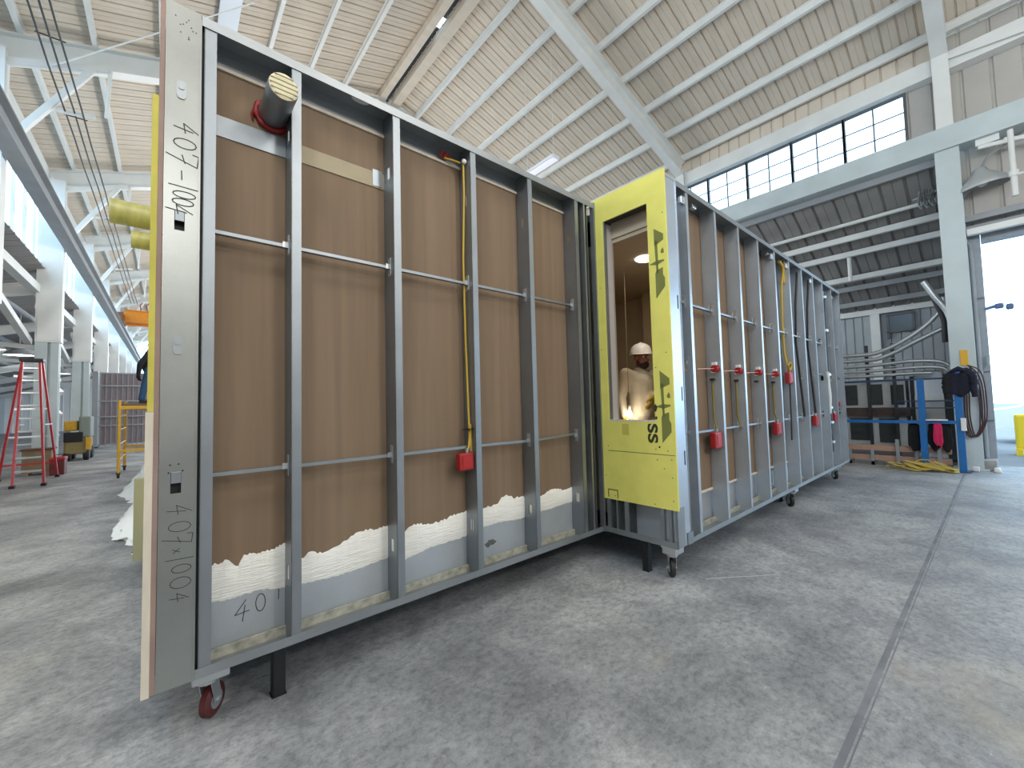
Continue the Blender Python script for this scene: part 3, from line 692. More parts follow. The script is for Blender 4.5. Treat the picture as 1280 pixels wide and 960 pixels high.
# text +X -> -Z (down), text +Y -> -Y... local axes of module
for v in me.vertices: v.co = Vector((xp0 - .0012 - BX - v.co.z, 1.935 - BY - v.co.y, 1.298 - v.co.x * 1.42))
g = MG(); g.tube([(xp0 + .001, 1.835, 1.10), (xp0 - .001, 1.835, 1.10)], .009, 10); g.prism([(0, 0), (.03, .02), (.07, .005), (.06, -.02)], lambda u, v, t: (xp0 - .0008 - t, 1.858 - v, 1.47 - u), 0, .001); g.box(xp0 - .001, xp0, 1.845, 1.863, 1.335, 1.36)
part('lettering', g, BLACKP, SH)
# window opening frame (reveal)
g = MG(); r0, r1 = xp1 - .004, xp1 + .13
g.box(r0, r1, hd, hd + .012, hz0, hz1); g.box(r0, r1, ha - .012, ha, hz0, hz1); g.box(r0, r1, ha, hd, hz0 - .012, hz0 + .003)
OF = part('opening_frame', g, REVEAL, MO)
g = MG(); g.box(r0, r0 + .07, ha, hd, hz1 - .003, hz1 + .01); g.box(r0 + .07, r1, ha, hd, hz1 + .02, hz1 + .03); part('opening_head', g, DARK, OF)
g = MG(); g.box(r0 - .004, r0 + .035, hd - .012, hd - .001, hz0, hz1); part('opening_stud', g, GALV, OF)
g = MG(); g.box(xp0 - .002, xp1, ha, hd, hz0 - .004, hz0 + .012); part('sill_trim', g, CREAM, OF)
# framing under the yellow panel
g = MG()
g.box(3.235, 3.38, 1.71, 2.44, ZB, ZB + .004); g.box(3.232, 3.236, 1.71, 2.44, ZB, ZB + .05)
part('bottom_track', g, GALV, MO)
g = MG(); g.box(3.36, 3.364, 1.75, 2.44, ZB + .004, .62); part('kick_sheet', g, GALV_D, MO)
for y0, w in ((2.40, .04), (2.30, .018), (2.21, .045), (1.86, .04), (1.785, .03), (1.725, .02)):
    g = MG(); g.box(3.24, 3.244, y0 - w, y0, ZB + .004, .60); g.box(3.24, 3.36, y0 - w, y0 - w + .004, ZB + .004, .60); part('short_stud', g, GALV, MO)
g = MG(); g.box(3.25, 3.37, 2.165, 2.17, ZB, .6); part('short_stud', g, BLACK, MO)
# corner plate facing the camera on the right wall
g = MG(); xa, xb = 3.262, 3.465; z = ZB
sl = [1.0, 1.55, 2.35]
for s in sl:
    g.box(xa, xb, YC, YC + .004, z, s - .06); g.box(xa, 3.41, YC, YC + .004, s - .06, s + .06); g.box(3.43, xb, YC, YC + .004, s - .06, s + .06); z = s + .06
g.box(xa, xb, YC, YC + .004, z, ZT + .01); g.box(xa, xa + .004, YC, YC + D, ZB, ZT); g.box(xb - .004, xb, YC - .006, YC + .05, ZB, ZT); g.box(xa, xb, YC - .003, YC, ZT - .02, ZT + .01)
CP = part('corner_plate', g, galv_mat('bright_corner_plate', (196, 204, 214), .33, .8), MO, label='wide flat steel plate at the corner beside the yellow panel')
g = MG(); g.box(xa + .02, xb - .01, YC + .05, YC + .054, ZB, ZT); part('slot_shade', g, BLACK, CP)  # black sheet stands in for the shade behind the slots
g = MG(); g.box(3.47, 3.66, YC + D - .004, YC + D, ZB, ZT); part('cavity_sheet', g, GALV_D, MO)
g = MG(); g.box(3.40, 3.50, YC - .008, YC - .002, ZB, ZB + .10); g.box(3.44, 3.56, YC - .006, YC - .002, ZB + .02, ZB + .045); part('corner_bracket', g, GALV_B, MO)

# decks, outer back walls and the inner room
g = MG(); g.box(-.01, XC + .12, YA + D + .02, 7.9, ZB, .40); g.box(XC + .12, 9.7, YC + D + .02, 7.9, ZB, .40); part('floor_deck', g, DARK, MO)
g = MG(); g.box(-.01, XC + .12, YA + D + .02, 7.9, 3.36, 3.44); g.box(XC + .12, 9.7, YC + D + .02, 7.9, 3.36, 3.44); part('roof_deck', g, DARK, MO)
g = MG(); g.box(-.01, 9.7, 7.88, 7.9, .4, 3.36); g.box(9.68, 9.7, YC + D + .02, 7.88, .4, 3.36); part('back_wall', g, GREYBD, MO)
g = MG()
g.box(3.385, 3.40, 2.60, 5.2, .40, 3.1); g.box(3.385, 3.40, 2.338, 2.60, .40, 3.1); g.box(3.385, 3.40, 1.88, 1.865, .40, 3.1)
g.box(3.385, 3.40, 1.865, 2.338, .40, hz0); g.box(3.385, 3.40, 1.865, 2.338, 3.06, 3.1)
g.box(5.70, 5.72, 1.88, 5.2, .40, 3.1); g.box(3.4, 5.7, 5.18, 5.2, .4, 3.1); g.box(3.4, 5.7, 1.883, 1.90, .4, 3.1); g.box(5.45, 5.7, 2.6, 3.28, .4, 3.1)
part('room_lining', g, INTW, MO)
g = MG(); g.box(3.385, 5.72, 1.883, 5.2, 3.1, 3.115); g.box(3.37, 3.385, 1.865, 2.338, 3.1, 3.26); part('room_ceiling', g, INTW, MO)
g = MG(); g.box(3.385, 5.72, 1.883, 5.2, .40, .42); part('room_floor', g, CONC, MO)
g = MG(); g.lathe([(.10, 0), (.11, .006), (.11, .02)], (4.13, 2.42, 3.082)); 
lampo = part('ceiling_lamp', g, LAMPW, MO, 40, label='lit round lamp on the room ceiling')

# casters and dark support legs
def caster(x, y, zt=ZB, ang=.6, tread=TYRE_K, steel=ZINC, r=.075):
    g = MG(); g.box(x - .07, x + .09, y - .07, y + .06, zt - .012, zt); g.bev(x - .065, x + .085, y - .065, y + .055, zt - .062, zt - .012, .006)
    ca = part('caster', g, steel, MO)
    R = Matrix.Rotation(ang, 3, 'Z'); off = R @ Vector((.035, 0, 0)); hub = Vector((x + off.x, y + off.y, r))
    g = MG(); g.lathe([(.045, 0), (.045, .02), (.03, .03)], (x, y, zt - .085))
    for s in (-1, 1):
        n = R @ Vector((0, s * .03, 0)); a = Vector((x, y, zt - .06)) + n
        g.bar(a + R @ Vector((0, 0, 0)), hub + n, .004, .05, up=R @ Vector((1, 0, 0)))
    g.tube([hub - R @ Vector((0, .04, 0)), hub + R @ Vector((0, .04, 0))], .012, 8)
    part('fork', g, steel, ca)
    ax = R @ Vector((0, 1, 0))
    g = MG(); g.lathe([(.02, -.022), (r - .012, -.022), (r, -.014), (r, .014), (r - .012, .022), (.02, .022)], hub, ax, 24); part('wheel', g, tread, ca, 40)
    g = MG(); g.lathe([(.01, -.0235), (r * .55, -.0235), (r * .55, .0235), (.01, .0235)], hub, ax, 16); part('hub', g, steel, ca, 40)
caster(.20, 2.56, ang=.9, tread=TYRE_R)
caster(3.30, 1.80, ang=.75); caster(6.55, 1.80, ang=.8); caster(9.2, 1.82, ang=.7); caster(6.75, 1.98, ang=.2); caster(3.1, 7.2); caster(.3, 7.2); caster(9.2, 7.2)
for x, y in ((.50, 2.53), (3.29, 2.03), (6.95, 1.9)):
    g = MG(); g.box(x - .03, x + .03, y - .025, y - .02, .0, ZB); g.box(x - .03, x - .025, y - .025, y + .03, .0, ZB); g.box(x - .035, x + .035, y - .03, y + .035, 0, .006); part('support_leg', g, BLACK, MO)
# pipe sleeves poking out of the left end
for y, z, r, l in ((4.2, 3.02, .09, .29), (4.2, 2.83, .065, .17)):
    g = MG(); g.tube([(-l, y, z), (.05, y, z)], r, 24, False); g.tube([(-l + .001, y, z), (.05, y, z)], r * .93, 24, False)
    pp = part('pipe_sleeve', g, DUCTG, MO, 40)
    g = MG(); g.lathe([(r * .93, -.0), (r * 1.01, 0), (r * 1.01, .012), (r * .93, .012)], (-l, y, z), (1, 0, 0), 24); part('sleeve_rim', g, mat('pale_sleeve_rim', (196, 192, 140), .5), pp, 40)

# ------------------------------------------------------------------ people
def remesh_obj(name, g, m, parent, vox, smooth=2):
    o = part(name, g, m, parent, 180)
    a = o.modifiers.new('r', 'REMESH'); a.mode = 'VOXEL'; a.voxel_size = vox; a.use_smooth_shade = True
    if smooth:
        b = o.modifiers.new('s', 'SMOOTH'); b.iterations = smooth; b.factor = .5
    me = bpy.data.meshes.new_from_object(o.evaluated_get(DG())); o.modifiers.clear(); o.data = me
    return o
def limb(g, pts, n=12):
    """tapering limb: (point, radius) list, rounded joints"""
    P = [Vector(p) for p, r in pts]; R = [r for p, r in pts]
    for i in range(len(P) - 1):
        g.tube([P[i].lerp(P[i + 1], k / 4) for k in range(5)], [R[i] + (R[i + 1] - R[i]) * k / 4 for k in range(5)], n)
    for p, r in zip(P, R): g.ball(p, r)
def hand(g, wrist, dirv, palmn, s=1.0, grow=0, curl=.5):
    """palm, four separate bent fingers and a thumb"""
    w = Vector(wrist); d = Vector(dirv).normalized(); nn = Vector(palmn).normalized(); sd = d.cross(nn).normalized(); nn = sd.cross(d)
    for k in range(5):
        t = (k - 2) / 2
        g.tube([w + sd * t * .028 * s, w + d * .045 * s + sd * t * .034 * s, w + d * .085 * s + sd * t * .036 * s], [.014 * s + grow, .015 * s + grow, .012 * s + grow], 8)
    for k, L in enumerate((.070, .080, .075, .058)):
        t = (k - 1.5) / 1.5; p = w + d * .088 * s + sd * t * .034 * s; pts = [p]; dd = d.copy()
        for j, f in enumerate((.45, .32, .23)):
            dd = (dd * math.cos(curl * .8) + nn * math.sin(curl * .8)).normalized(); nd = (nn * math.cos(curl * .8) - d * math.sin(curl * .8)); p = p + dd * L * f * s; pts.append(p)
            d2 = dd
        g.tube(pts, [.0095 * s + grow, .009 * s + grow, .0085 * s + grow, .006 * s + grow], 8); g.ball(pts[-1], .0065 * s + grow, u=8, v=6)
    p0 = w + d * .025 * s - sd * .034 * s; p1 = p0 + (d * .6 - sd * .8).normalized() * .035 * s + nn * .008; p2 = p1 + (d * .9 - sd * .25 + nn * .4).normalized() * .03 * s; p3 = p2 + (d * .9 + nn * .5).normalized() * .025 * s
    g.tube([p0, p1, p2, p3], [.015 * s + grow, .012 * s + grow, .0105 * s + grow, .008 * s + grow], 8); g.ball(p3, .0085 * s + grow, u=8, v=6)
def person(root, J, skin, clothes, hat=None, hands=None, beard=None, hair=None, H=1.75):
    """J: joint positions in root coordinates (facing +X, left hand at +Y)"""
    hc = Vector(J['head']); f = Vector(J['face']).normalized(); up = Vector(J.get('hup', (0, 0, 1))).normalized(); sd = up.cross(f).normalized(); f = sd.cross(up)
    M = Matrix((f, sd, up)).transposed()
    g = G()
    g.ball(hc + up * .035, .098, (.98, .80, .98), M); g.ball(hc + f * .022 - up * .045, .072, (.95, .86, 1.08), M); g.ball(hc + f * .05 - up * .095, .032, (1, 1.2, .8), M)
    g.tube([hc + f * .088 + up * .02, hc + f * .112 - up * .022, hc + f * .086 - up * .034], [.010, .017, .012], 8)
    g.ball(hc + f * .082 - up * .068, .016, (.9, 1.9, .6), M)                                  # mouth
    for s in (-1, 1):
        g.ball(hc + sd * s * .079 - f * .008 - up * .005, .030, (.75, .32, 1.1), M)             # ear
        g.ball(hc + f * .083 + sd * s * .034 + up * .034, .016, (.7, 1.4, .5), M)              # brow
        g.ball(hc + f * .07 + sd * s * .045 - up * .025, .022, (.8, 1, .8), M)                  # cheek
    limb(g, [(J['neck'], .058), (hc - up * .06 - f * .012, .055)])
    limb(g, [(J['pelvis'], .13), (J['waist'], .125), (J['chest'], .145), (J['neck'], .06)])
    for s in 'lr':
        limb(g, [(J['chest'], .10), (J['sh_' + s], .062), (J['el_' + s], .044), (J['wr_' + s], .029)])
        limb(g, [(J['pelvis'], .11), (J['hip_' + s], .085), (J['kn_' + s], .058), (J['an_' + s], .042)])
        a = Vector(J['an_' + s]); d = Vector(J.get('toe', (1, 0, 0))); limb(g, [(a - Vector((0, 0, .03)), .045), (a + d * .13 - Vector((0, 0, .055)), .036)])
        hand(g, J['wr_' + s], J['hd_' + s], J['hn_' + s])
    remesh_obj('body', g, skin, root, .011, 2)
    for s in (-1, 1):
        e = G(); e.ball(hc + f * .086 + sd * s * .033 + up * .012, .012); o = part('eye', e, mat('eye_white', (225, 220, 214), .3), root, 180)
        e = G(); e.ball(hc + f * .0955 + sd * s * .033 + up * .012, .0055); part('iris', e, BLACK, o, 180)
    if beard:
        g = G(); g.ball(hc + f * .055 - up * .092, .05, (.9, 1.3, .8), M); g.ball(hc + f * .092 - up * .055, .017, (.7, 2.2, .5), M)
        for s in (-1, 1): g.tube([hc + sd * s * .074 + f * .01 - up * .03, hc + sd * s * .066 + f * .04 - up * .08, hc + f * .07 - up * .105], [.014, .022, .026], 8)
        remesh_obj('beard', g, beard, root, .008, 1)
    if hair:
        g = G(); g.ball(hc - f * .015 + up * .05, .104, (.98, .82, .9), M); g.ball(hc - f * .05 - up * .02, .075, (.8, .98, 1), M); remesh_obj('hair', g, hair, root, .01, 1)
    if hat:
        g = G(); q = hc + up * .055
        prof = [(.132, .0), (.134, .012), (.128, .03), (.122, .06), (.105, .095), (.07, .122), (.03, .134), (.004, .136)]
        n = 24; vs = []
        for r, h in prof: vs += [q + M @ Vector((r * 1.08 * math.cos(2 * PI * k / n), r * .93 * math.sin(2 * PI * k / n), h)) for k in range(n)]
        vs2 = [q + M @ Vector(((.132 * 1.08 + .05 * max(0, math.cos(2 * PI * k / n)) ** 2 + .012) * math.cos(2 * PI * k / n), (.132 * .93 + .012) * math.sin(2 * PI * k / n), -.006 - .012 * max(0, math.cos(2 * PI * k / n)))) for k in range(n)]
        fs = [(i * n + k, i * n + (k + 1) % n, (i + 1) * n + (k + 1) % n, (i + 1) * n + k) for i in range(len(prof) - 1) for k in range(n)] + [tuple(range((len(prof) - 1) * n, len(prof) * n))]
        b = len(vs); vs += vs2; fs += [(k, (k + 1) % n, b + (k + 1) % n, b + k) for k in range(n)]
        g.add(vs, fs); g.tube([q + M @ Vector((-.09, 0, .105)), q + M @ Vector((0, 0, .141)), q + M @ Vector((.09, 0, .105))], .012, 8)
        part('hard_hat', g, hat, root, 50)
    sm, pm, bm_ = clothes
    g = G(); e = .018
    limb(g, [(Vector(J['pelvis']) + Vector((0, 0, .02)), .155), (J['waist'], .15), (J['chest'], .165), (Vector(J['neck']) - Vector((0, 0, .04)), .088)])
    for s in 'lr':
        limb(g, [(J['chest'], .12), (J['sh_' + s], .08), (J['el_' + s], .062), (Vector(J['wr_' + s]).lerp(Vector(J['el_' + s]), .08), .046)])
    remesh_obj('shirt', g, sm, root, .014, 3)
    g = G(); limb(g, [(J['pelvis'], .148), (Vector(J['pelvis']) + Vector((0, 0, .08)), .145)])
    for s in 'lr': limb(g, [(J['pelvis'], .12), (J['hip_' + s], .102), (J['kn_' + s], .078), (Vector(J['an_' + s]) + Vector((0, 0, .02)), .07)])
    remesh_obj('trousers', g, pm, root, .014, 3)
    for s in 'lr':
        g = G(); a = Vector(J['an_' + s]); d = Vector(J.get('toe', (1, 0, 0))); limb(g, [(a + Vector((0, 0, .05)), .058), (a - Vector((0, 0, .03)), .052), (a + d * .15 - Vector((0, 0, .05)), .045)]); g.box(a.x - .06, a.x + .2, a.y - .045, a.y + .045, a.z - .10, a.z - .075)
        remesh_obj('boot', g, bm_, root, .012, 2)
        if hands:
            g = G(); hand(g, J['wr_' + s], J['hd_' + s], J['hn_' + s], 1.06, .004); limb(g, [(Vector(J['wr_' + s]).lerp(Vector(J['el_' + s]), .22), .046), (J['wr_' + s], .038)]); remesh_obj('glove', g, hands, root, .006, 1)

# worker inside the room, seen through the cut window; faces mostly towards the opening
pp = mrot((4.55, 2.80, .42))
face_ang = math.atan2(-pp.y, -pp.x)
W = thing('person', pp, 'person in white hard hat, cream top and yellow gloves inside the window opening', 'person', rz=face_ang + .42)
J = dict(pelvis=(0, 0, .93), waist=(.01, 0, 1.08), chest=(.0, 0, 1.29), neck=(.0, 0, 1.47), head=(.035, 0, 1.60), face=(1, .30, -.12),
         sh_l=(-.02, .20, 1.41), el_l=(.0, .285, 1.17), wr_l=(.23, .03, 1.11), hd_l=(.25, -.35, -.85), hn_l=(-.5, -.8, .1),
         sh_r=(.02, -.20, 1.41), el_r=(.0, -.26, 1.12), wr_r=(.07, -.25, .88), hd_r=(.2, .05, -1), hn_r=(-.3, .9, 0),
         hip_l=(0, .09, .89), kn_l=(.03, .11, .49), an_l=(0, .12, .10), hip_r=(0, -.09, .89), kn_r=(.03, -.11, .49), an_r=(-.02, -.12, .10))
person(W, J, SKIN, (SHIRT, PANTS, BLACK), HATW, GLOVE, BEARD)
# hanging work lamp beside the worker
wl = mrot((4.28, 2.80, 1.33))
L = thing('work_lamp', wl, 'glowing bare bulb work lamp hanging on a cord in front of the worker', 'lamp')
g = G(); g.lathe([(.012, .06), (.024, .04), (.032, .01), (.027, -.02), (.012, -.036), (.003, -.04)], (0, 0, 0), n=18); part('bulb', g, BULB, L, 60)
g = G(); g.lathe([(.016, .05), (.018, .055), (.018, .11), (.01, .12)], (0, 0, 0), n=12); part('socket', g, WHITEP, L, 50)
g = G(); g.tube([(0, 0, .11), (.012, .01, .3), (-.01, 0, .7), (0, 0, 3.098 - 1.33)], .0035, 6); part('cord', g, mat('beige_cord', (150, 136, 116), .7), L, 60)

# worker on the scaffold at the left, mostly behind the module
S2 = thing('person', (-.38, 14.4, 1.745), 'person in black jacket and blue jeans standing on the yellow scaffold', 'person', rz=0.15)
J2 = dict(pelvis=(-.02, 0, .92), waist=(.0, 0, 1.06), chest=(.03, 0, 1.27), neck=(.06, 0, 1.45), head=(.11, 0, 1.58), face=(1, .1, -.1),
          sh_l=(.05, .2, 1.40), el_l=(.2, .3, 1.18), wr_l=(.4, .25, 1.3), hd_l=(.9, 0, .4), hn_l=(0, -1, 0),
          sh_r=(.0, -.2, 1.40), el_r=(-.24, -.26, 1.0), wr_r=(-.26, -.2, .74), hd_r=(.1, .1, -1), hn_r=(.8, .5, 0),
          hip_l=(-.02, .09, .88), kn_l=(.04, .1, .49), an_l=(.02, .1, .10), hip_r=(-.03, -.09, .88), kn_r=(-.12, -.11, .49), an_r=(-.18, -.12, .10))
person(S2, J2, SKIN, (BLKCLOTH, JEANS, BLACK), None, BLKCLOTH, None, BLKCLOTH)

# ------------------------------------------------------------------ left side things
# yellow scaffold
S = thing('scaffold', (-.4, 14.1, 0), 'yellow rolling scaffold with a plank deck beside the left end of the module', 'scaffold')
so = (-.4, 14.1, 0)
def frame_end(x, y0, y1):
    g = G(so); g.tube([(x, y0, .12), (x, y0, 1.82)], .03, 10); g.tube([(x, y1, .12), (x, y1, 1.82)], .03, 10)
    for z in (.42, .78, 1.12, 1.45): g.tube([(x, y0, z), (x, y1, z)], .018, 8)
    return part('end_frame', g, SCAFY, S, 50)
frame_end(-.88, 13.24, 15.0); frame_end(.75, 13.24, 15.0)
for y in (13.24, 15.0):
    for za, zb in ((1.60, 1.68), (.6, .66)):
        g = G(so); g.box(-.88, .75, y - .02, y + .02, za, zb); part('side_rail', g, SCAFY, S)
g = G(so); g.box(-.9, .77, 13.27, 14.97, 1.69, 1.735); part('deck', g, mat('dark_plank_deck', (112, 90, 72), .8, var=.15), S)
for x in (-.88, .75):
    for y in (13.24, 15.0):
        g = G(so); g.lathe([(.01, -.025), (.05, -.025), (.06, -.015), (.06, .015), (.05, .025), (.01, .025)], (x, y, .06), (1, 0, 0), 16); c = part('wheel', g, BLACK, S, 40)
        g = G(so); g.box(x - .035, x + .035, y - .02, y + .02, .08, .14); g.bar((x, y, .11), (x - .1, y - .05, .13), .02, .01); part('wheel_brake', g, DARK, c)

# red step ladder
lo = (-2.3, 14.0, 0)
LD = thing('step_ladder', lo, 'tall red step ladder with silver steps standing open on the left', 'ladder')
fb = [(-2.47, 13.26), (-2.03, 13.26)]; ft = [(-2.52, 14.02), (-2.26, 14.02)]; bt = [(-2.54, 14.12), (-2.24, 14.12)]; bb = [(-2.98, 14.86), (-2.06, 14.86)]
for k in (0, 1):
    g = G(lo); g.bar((*fb[k], .04), (*ft[k], 2.74), .035, .085, (0, 1, 0)); r = part('front_rail', g, LRED, LD)
    g = G(lo); g.box(fb[k][0] - .04, fb[k][0] + .04, fb[k][1] - .06, fb[k][1] + .05, 0, .06); part('foot', g, BLACK, r)
    g = G(lo); g.bar((*bb[k], .04), (*bt[k], 2.74), .035, .07, (0, 1, 0)); r = part('rear_rail', g, LRED, LD)
    g = G(lo); g.box(bb[k][0] - .035, bb[k][0] + .035, bb[k][1] - .05, bb[k][1] + .06, 0, .06); part('foot', g, BLACK, r)
for k in range(9):
    t = (k + 1) / 9.6; y = 13.26 + .76 * t; z = .04 + 2.7 * t
    g = G(lo); g.bev(-2.47 - .05 * t + .015, -2.03 - .23 * t - .015, y - .04, y + .05, z - .02, z + .02, .006); part('step', g, ALU, LD)
for k in range(3):
    t = (.12, .36, .6)[k]; y = 14.86 - .74 * t; z = .04 + 2.7 * t
    g = G(lo); g.bar((-2.98 + .44 * t, y, z), (-2.06 - .18 * t, y, z), .02, .04); part('rear_brace', g, ALU if k else LRED, LD)
g = G(lo); g.bev(-2.56, -2.2, 13.93, 14.2, 2.72, 2.79, .012); part('top_cap', g, BLACK, LD)
for x in (-2.5, -2.1):
    g = G(lo); g.bar((x, 13.62, 1.3), (x - .06 if x < -2.3 else x - .02, 14.5, 1.3), .012, .025); part('spreader', g, ALU, LD)
# crates and machine behind
g = G((-2.5, 16.0, 0)); g.box(-2.80, -2.30, 15.75, 16.25, .06, .62)
CR = thing('tool_crate', (-2.5, 16.0, 0), 'tan wooden crate on the floor behind the red ladder', 'crate')
part('crate_body', g, mat('tan_crate', (138, 124, 96), .8, var=.12), CR)
g = G((-2.5, 16.0, 0)); g.box(-2.83, -2.27, 15.72, 16.28, .62, .66); part('crate_lid', g, mat('brown_lid', (110, 72, 60), .7), CR)
g = G((-2.5, 16.0, 0)); g.box(-2.78, -2.68, 15.75, 16.25, 0, .06); g.box(-2.42, -2.32, 15.75, 16.25, 0, .06); part('crate_runner', g, WOOD, CR)
RT = thing('red_toolbox', (-2.12, 15.45, 0), 'dark red tool box on the floor right of the ladder feet', 'tool box')
g = G((-2.18, 15.6, 0)); g.bev(-2.32, -2.06, 15.4, 15.8, 0, .36, .02); part('box_body', g, mat('dark_red_paint', (110, 40, 40), .5), RT)
g = G((-2.18, 15.6, 0)); g.bev(-2.33, -2.05, 15.39, 15.81, .36, .44, .02); part('box_lid', g, LRED, RT)
g = G((-2.18, 15.6, 0)); g.tube([(-2.25, 15.6, .44), (-2.25, 15.6, .5), (-2.12, 15.6, .5), (-2.12, 15.6, .44)], .012, 6); part('handle', g, BLACK, RT)
mo = (-3.2, 27, 0)
F = thing('lift_truck', mo, 'small yellow and grey lift truck parked between the first two left columns', 'lift truck')
g = G(mo); g.bev(-3.6, -2.85, 26.6, 28.4, .3, 1.0, .08); part('chassis', g, mat('khaki_paint', (146, 130, 84), .5, var=.1), F)
g = G(mo); g.bev(-3.15, -2.75, 26.6, 27.6, 1.05, 2.0, .06); part('engine_cover', g, mat('grey_green_paint', (128, 136, 128), .5), F)
g = G(mo); g.bev(-3.62, -3.2, 26.7, 27.4, 1.35, 1.8, .05); part('counterweight', g, SCAFY, F)
g = G(mo); g.bev(-3.6, -3.0, 26.55, 26.62, .85, 1.3, .03); part('grille', g, BLACK, F)
g = G(mo); g.box(-2.9, -2.72, 26.5, 26.6, .5, 1.05); part('light_panel', g, SCAFY, F)
for x in (-3.5, -2.9):
    for y in (26.9, 28.1):
        g = G(mo); g.lathe([(.08, -.1), (.26, -.1), (.3, -.06), (.3, .06), (.26, .1), (.08, .1)], (x, y, .3), (1, 0, 0), 20); part('wheel', g, TYRE_K, F, 40)
F.location = (-2.28, 19.6, 0); F.scale = (.72, .72, .72)
# framed lilac wall panel standing further back
wo_ = (-1.2, 26, 0)
WP = thing('framed_wall_panel', wo_, 'tall steel framed wall panel with lilac board standing behind the scaffold', 'wall panel')
g = G(wo_); g.box(-2.38, .6, 26.12, 26.14, .1, 3.35); part('board', g, LILAC, WP)
for k in range(17):
    x = -2.38 + k * .18; g = G(wo_); g.box(x, x + .025, 26.0, 26.1, .05, 3.38); part('stud', g, GSTEEL, WP)
for z in (.1, .95, 1.35, 2.05, 2.75, 3.33):
    g = G(wo_); g.box(-2.42, .62, 25.97, 26.0, z, z + .05); part('rail', g, GALV, WP)
g = G(wo_); g.box(-2.62, -2.44, 25.95, 26.2, .04, 3.42); part('end_post', g, GSTEEL, WP)
for x in (-2.5, .5):
    g = G(wo_); g.box(x - .1, x + .1, 25.8, 26.4, 0, .05); part('foot', g, DARK, WP)
# crane bridge across the hall with hoist
co = (4.9, 32, 6.6)
CB = thing('bridge_crane', co, 'orange bridge crane girder spanning the hall far behind the module', 'crane')
g = G(co); g.ibeam((-2.0, 32, 7.1), (11.5, 32, 7.1), .35, .7, .05); part('bridge_girder', g, ORANGE, CB)
g = G(co); g.ibeam((-2.0, 33.2, 7.1), (11.5, 33.2, 7.1), .35, .7, .05); part('bridge_girder', g, ORANGE, CB)
for x in (-2.2, 11.6):
    g = G(co); g.bev(x - .18, x + .18, 31.4, 33.8, 6.745, 7.2, .03); part('end_truck', g, mat('brown_crane_paint', (120, 78, 40), .5), CB)
for k in range(3):
    g = G(co); g.tube([(-1.3 + k * .28, 32, 7.45), (-1.35 + k * .28, 32, 7.8), (-1.25 + k * .28, 32, 7.92)], .03, 6); part('pickup_arm', g, RED, CB)
# dome lamps in the left aisle
def dome(loc, label):
    t = thing('dome_lamp', loc, label, 'lamp')
    g = G(); g.lathe([(.05, .32), (.09, .3), (.12, .2), (.26, .08), (.33, 0), (.32, -.01), (.31, 0), (.24, .07)], (0, 0, 0), n=24); part('shade', g, GSTEEL, t, 50)
    g = G(); g.lathe([(.01, .0), (.3, .0), (.3, .008), (.01, .008)], (0, 0, 0), n=24); part('diffuser', g, LAMPW, t)
    g = G(); g.tube([(0, 0, .3), (0, 0, 1.2)], .014, 6); part('stem', g, GSTEEL, t)
    return t
DL = dome((-3.3, 18, 3.25), 'lit dome lamp hanging just above the red ladder')
dup(DL, (-4.25, 20, 3.6), label='lit dome lamp cut by the left picture edge')
dup(DL, (-3.35, 24, 3.15), label='small lit dome lamp between the two left columns')
# shiny foil bundles between the columns
random.seed(11)
for k in range(7):
    g = G(); x, y, z = -2.95 + random.uniform(-.12, .12), 19.6 + random.uniform(-.3, .3), .5 + k * .35
    bm = bmesh.new(); bmesh.ops.create_icosphere(bm, subdivisions=2, radius=.24)
    for v in bm.verts: v.co *= random.uniform(.75, 1.2); v.co.z *= .75
    g.bm(bm, Matrix.Translation((x, y, z)))
    solo('foil_bundle', g, mat('crinkled_foil', (226, 228, 230), .3, .3), 'crinkled silver wrapped bundle in the stack between the left columns', 'bundle', 'silver bundles between the left columns')
# white plastic sheet and board leaning against the module end
from mathutils import noise
g = G(); nx, ny = 44, 80; vs = []
for j in range(ny + 1):
    y = 6.0 + 6.6 * j / ny
    for i in range(nx + 1):
        u = i / nx; hgt = .95 + .55 * j / ny
        k = noise.noise(Vector((u * 5, y * 1.6, 1))) * .12 + noise.noise(Vector((u * 14, y * 5, 4))) * .08 + abs(noise.noise(Vector((u * 26, y * 9, 2)))) * .06
        x = -.12 - (.20 + .34 * (j / ny) ** .7 + .1 * math.sin(y * 1.9)) * (1 - u) ** 2.2 + k * (1 - .6 * u); z = max(.004, hgt * u + k * .4) if i else .004
        vs.append((min(-.05, x), y + k * .3, z))
g.add(vs, [(j * (nx + 1) + i, j * (nx + 1) + i + 1, (j + 1) * (nx + 1) + i + 1, (j + 1) * (nx + 1) + i) for j in range(ny) for i in range(nx)])
solo('plastic_sheet', g, PLASTIC, 'crumpled white plastic sheeting heaped against the left end of the module', 'plastic sheet', smooth=50)
g = G(); g.box(-.265, -.175, 5.76, 5.86, 0, .82); solo('leaning_board', g, PALEBD, 'upright pale green board offcut standing at the left end of the module', 'board')
BR = thing('floor_block', (-.35, 7.2, 0), '', '') if 0 else None

# ------------------------------------------------------------------ right side things
# pendant strip lamp over the module
po = (7.25, 7.28, 7.55)
ST = thing('strip_lamp', po, 'long white strip lamp hung under the roof above the module', 'lamp')
g = G(po); g.box(7.13, 7.37, 6.72, 7.84, 7.52, 7.60); part('housing', g, mat('white_lamp_housing', (235, 238, 245), .4), ST)
g = G(po); g.box(7.16, 7.34, 6.74, 7.82, 7.505, 7.52); part('diffuser', g, mat('strip_diffuser', (245, 246, 255), .4, emit=(235, 238, 255), es=.6), ST)
for y in (6.8, 7.76):
    g = G(po); g.tube([(7.25, y, 7.6), (7.25, y, deckz(7.25) - .05)], .006, 5); part('suspension_wire', g, WSTEEL, ST)
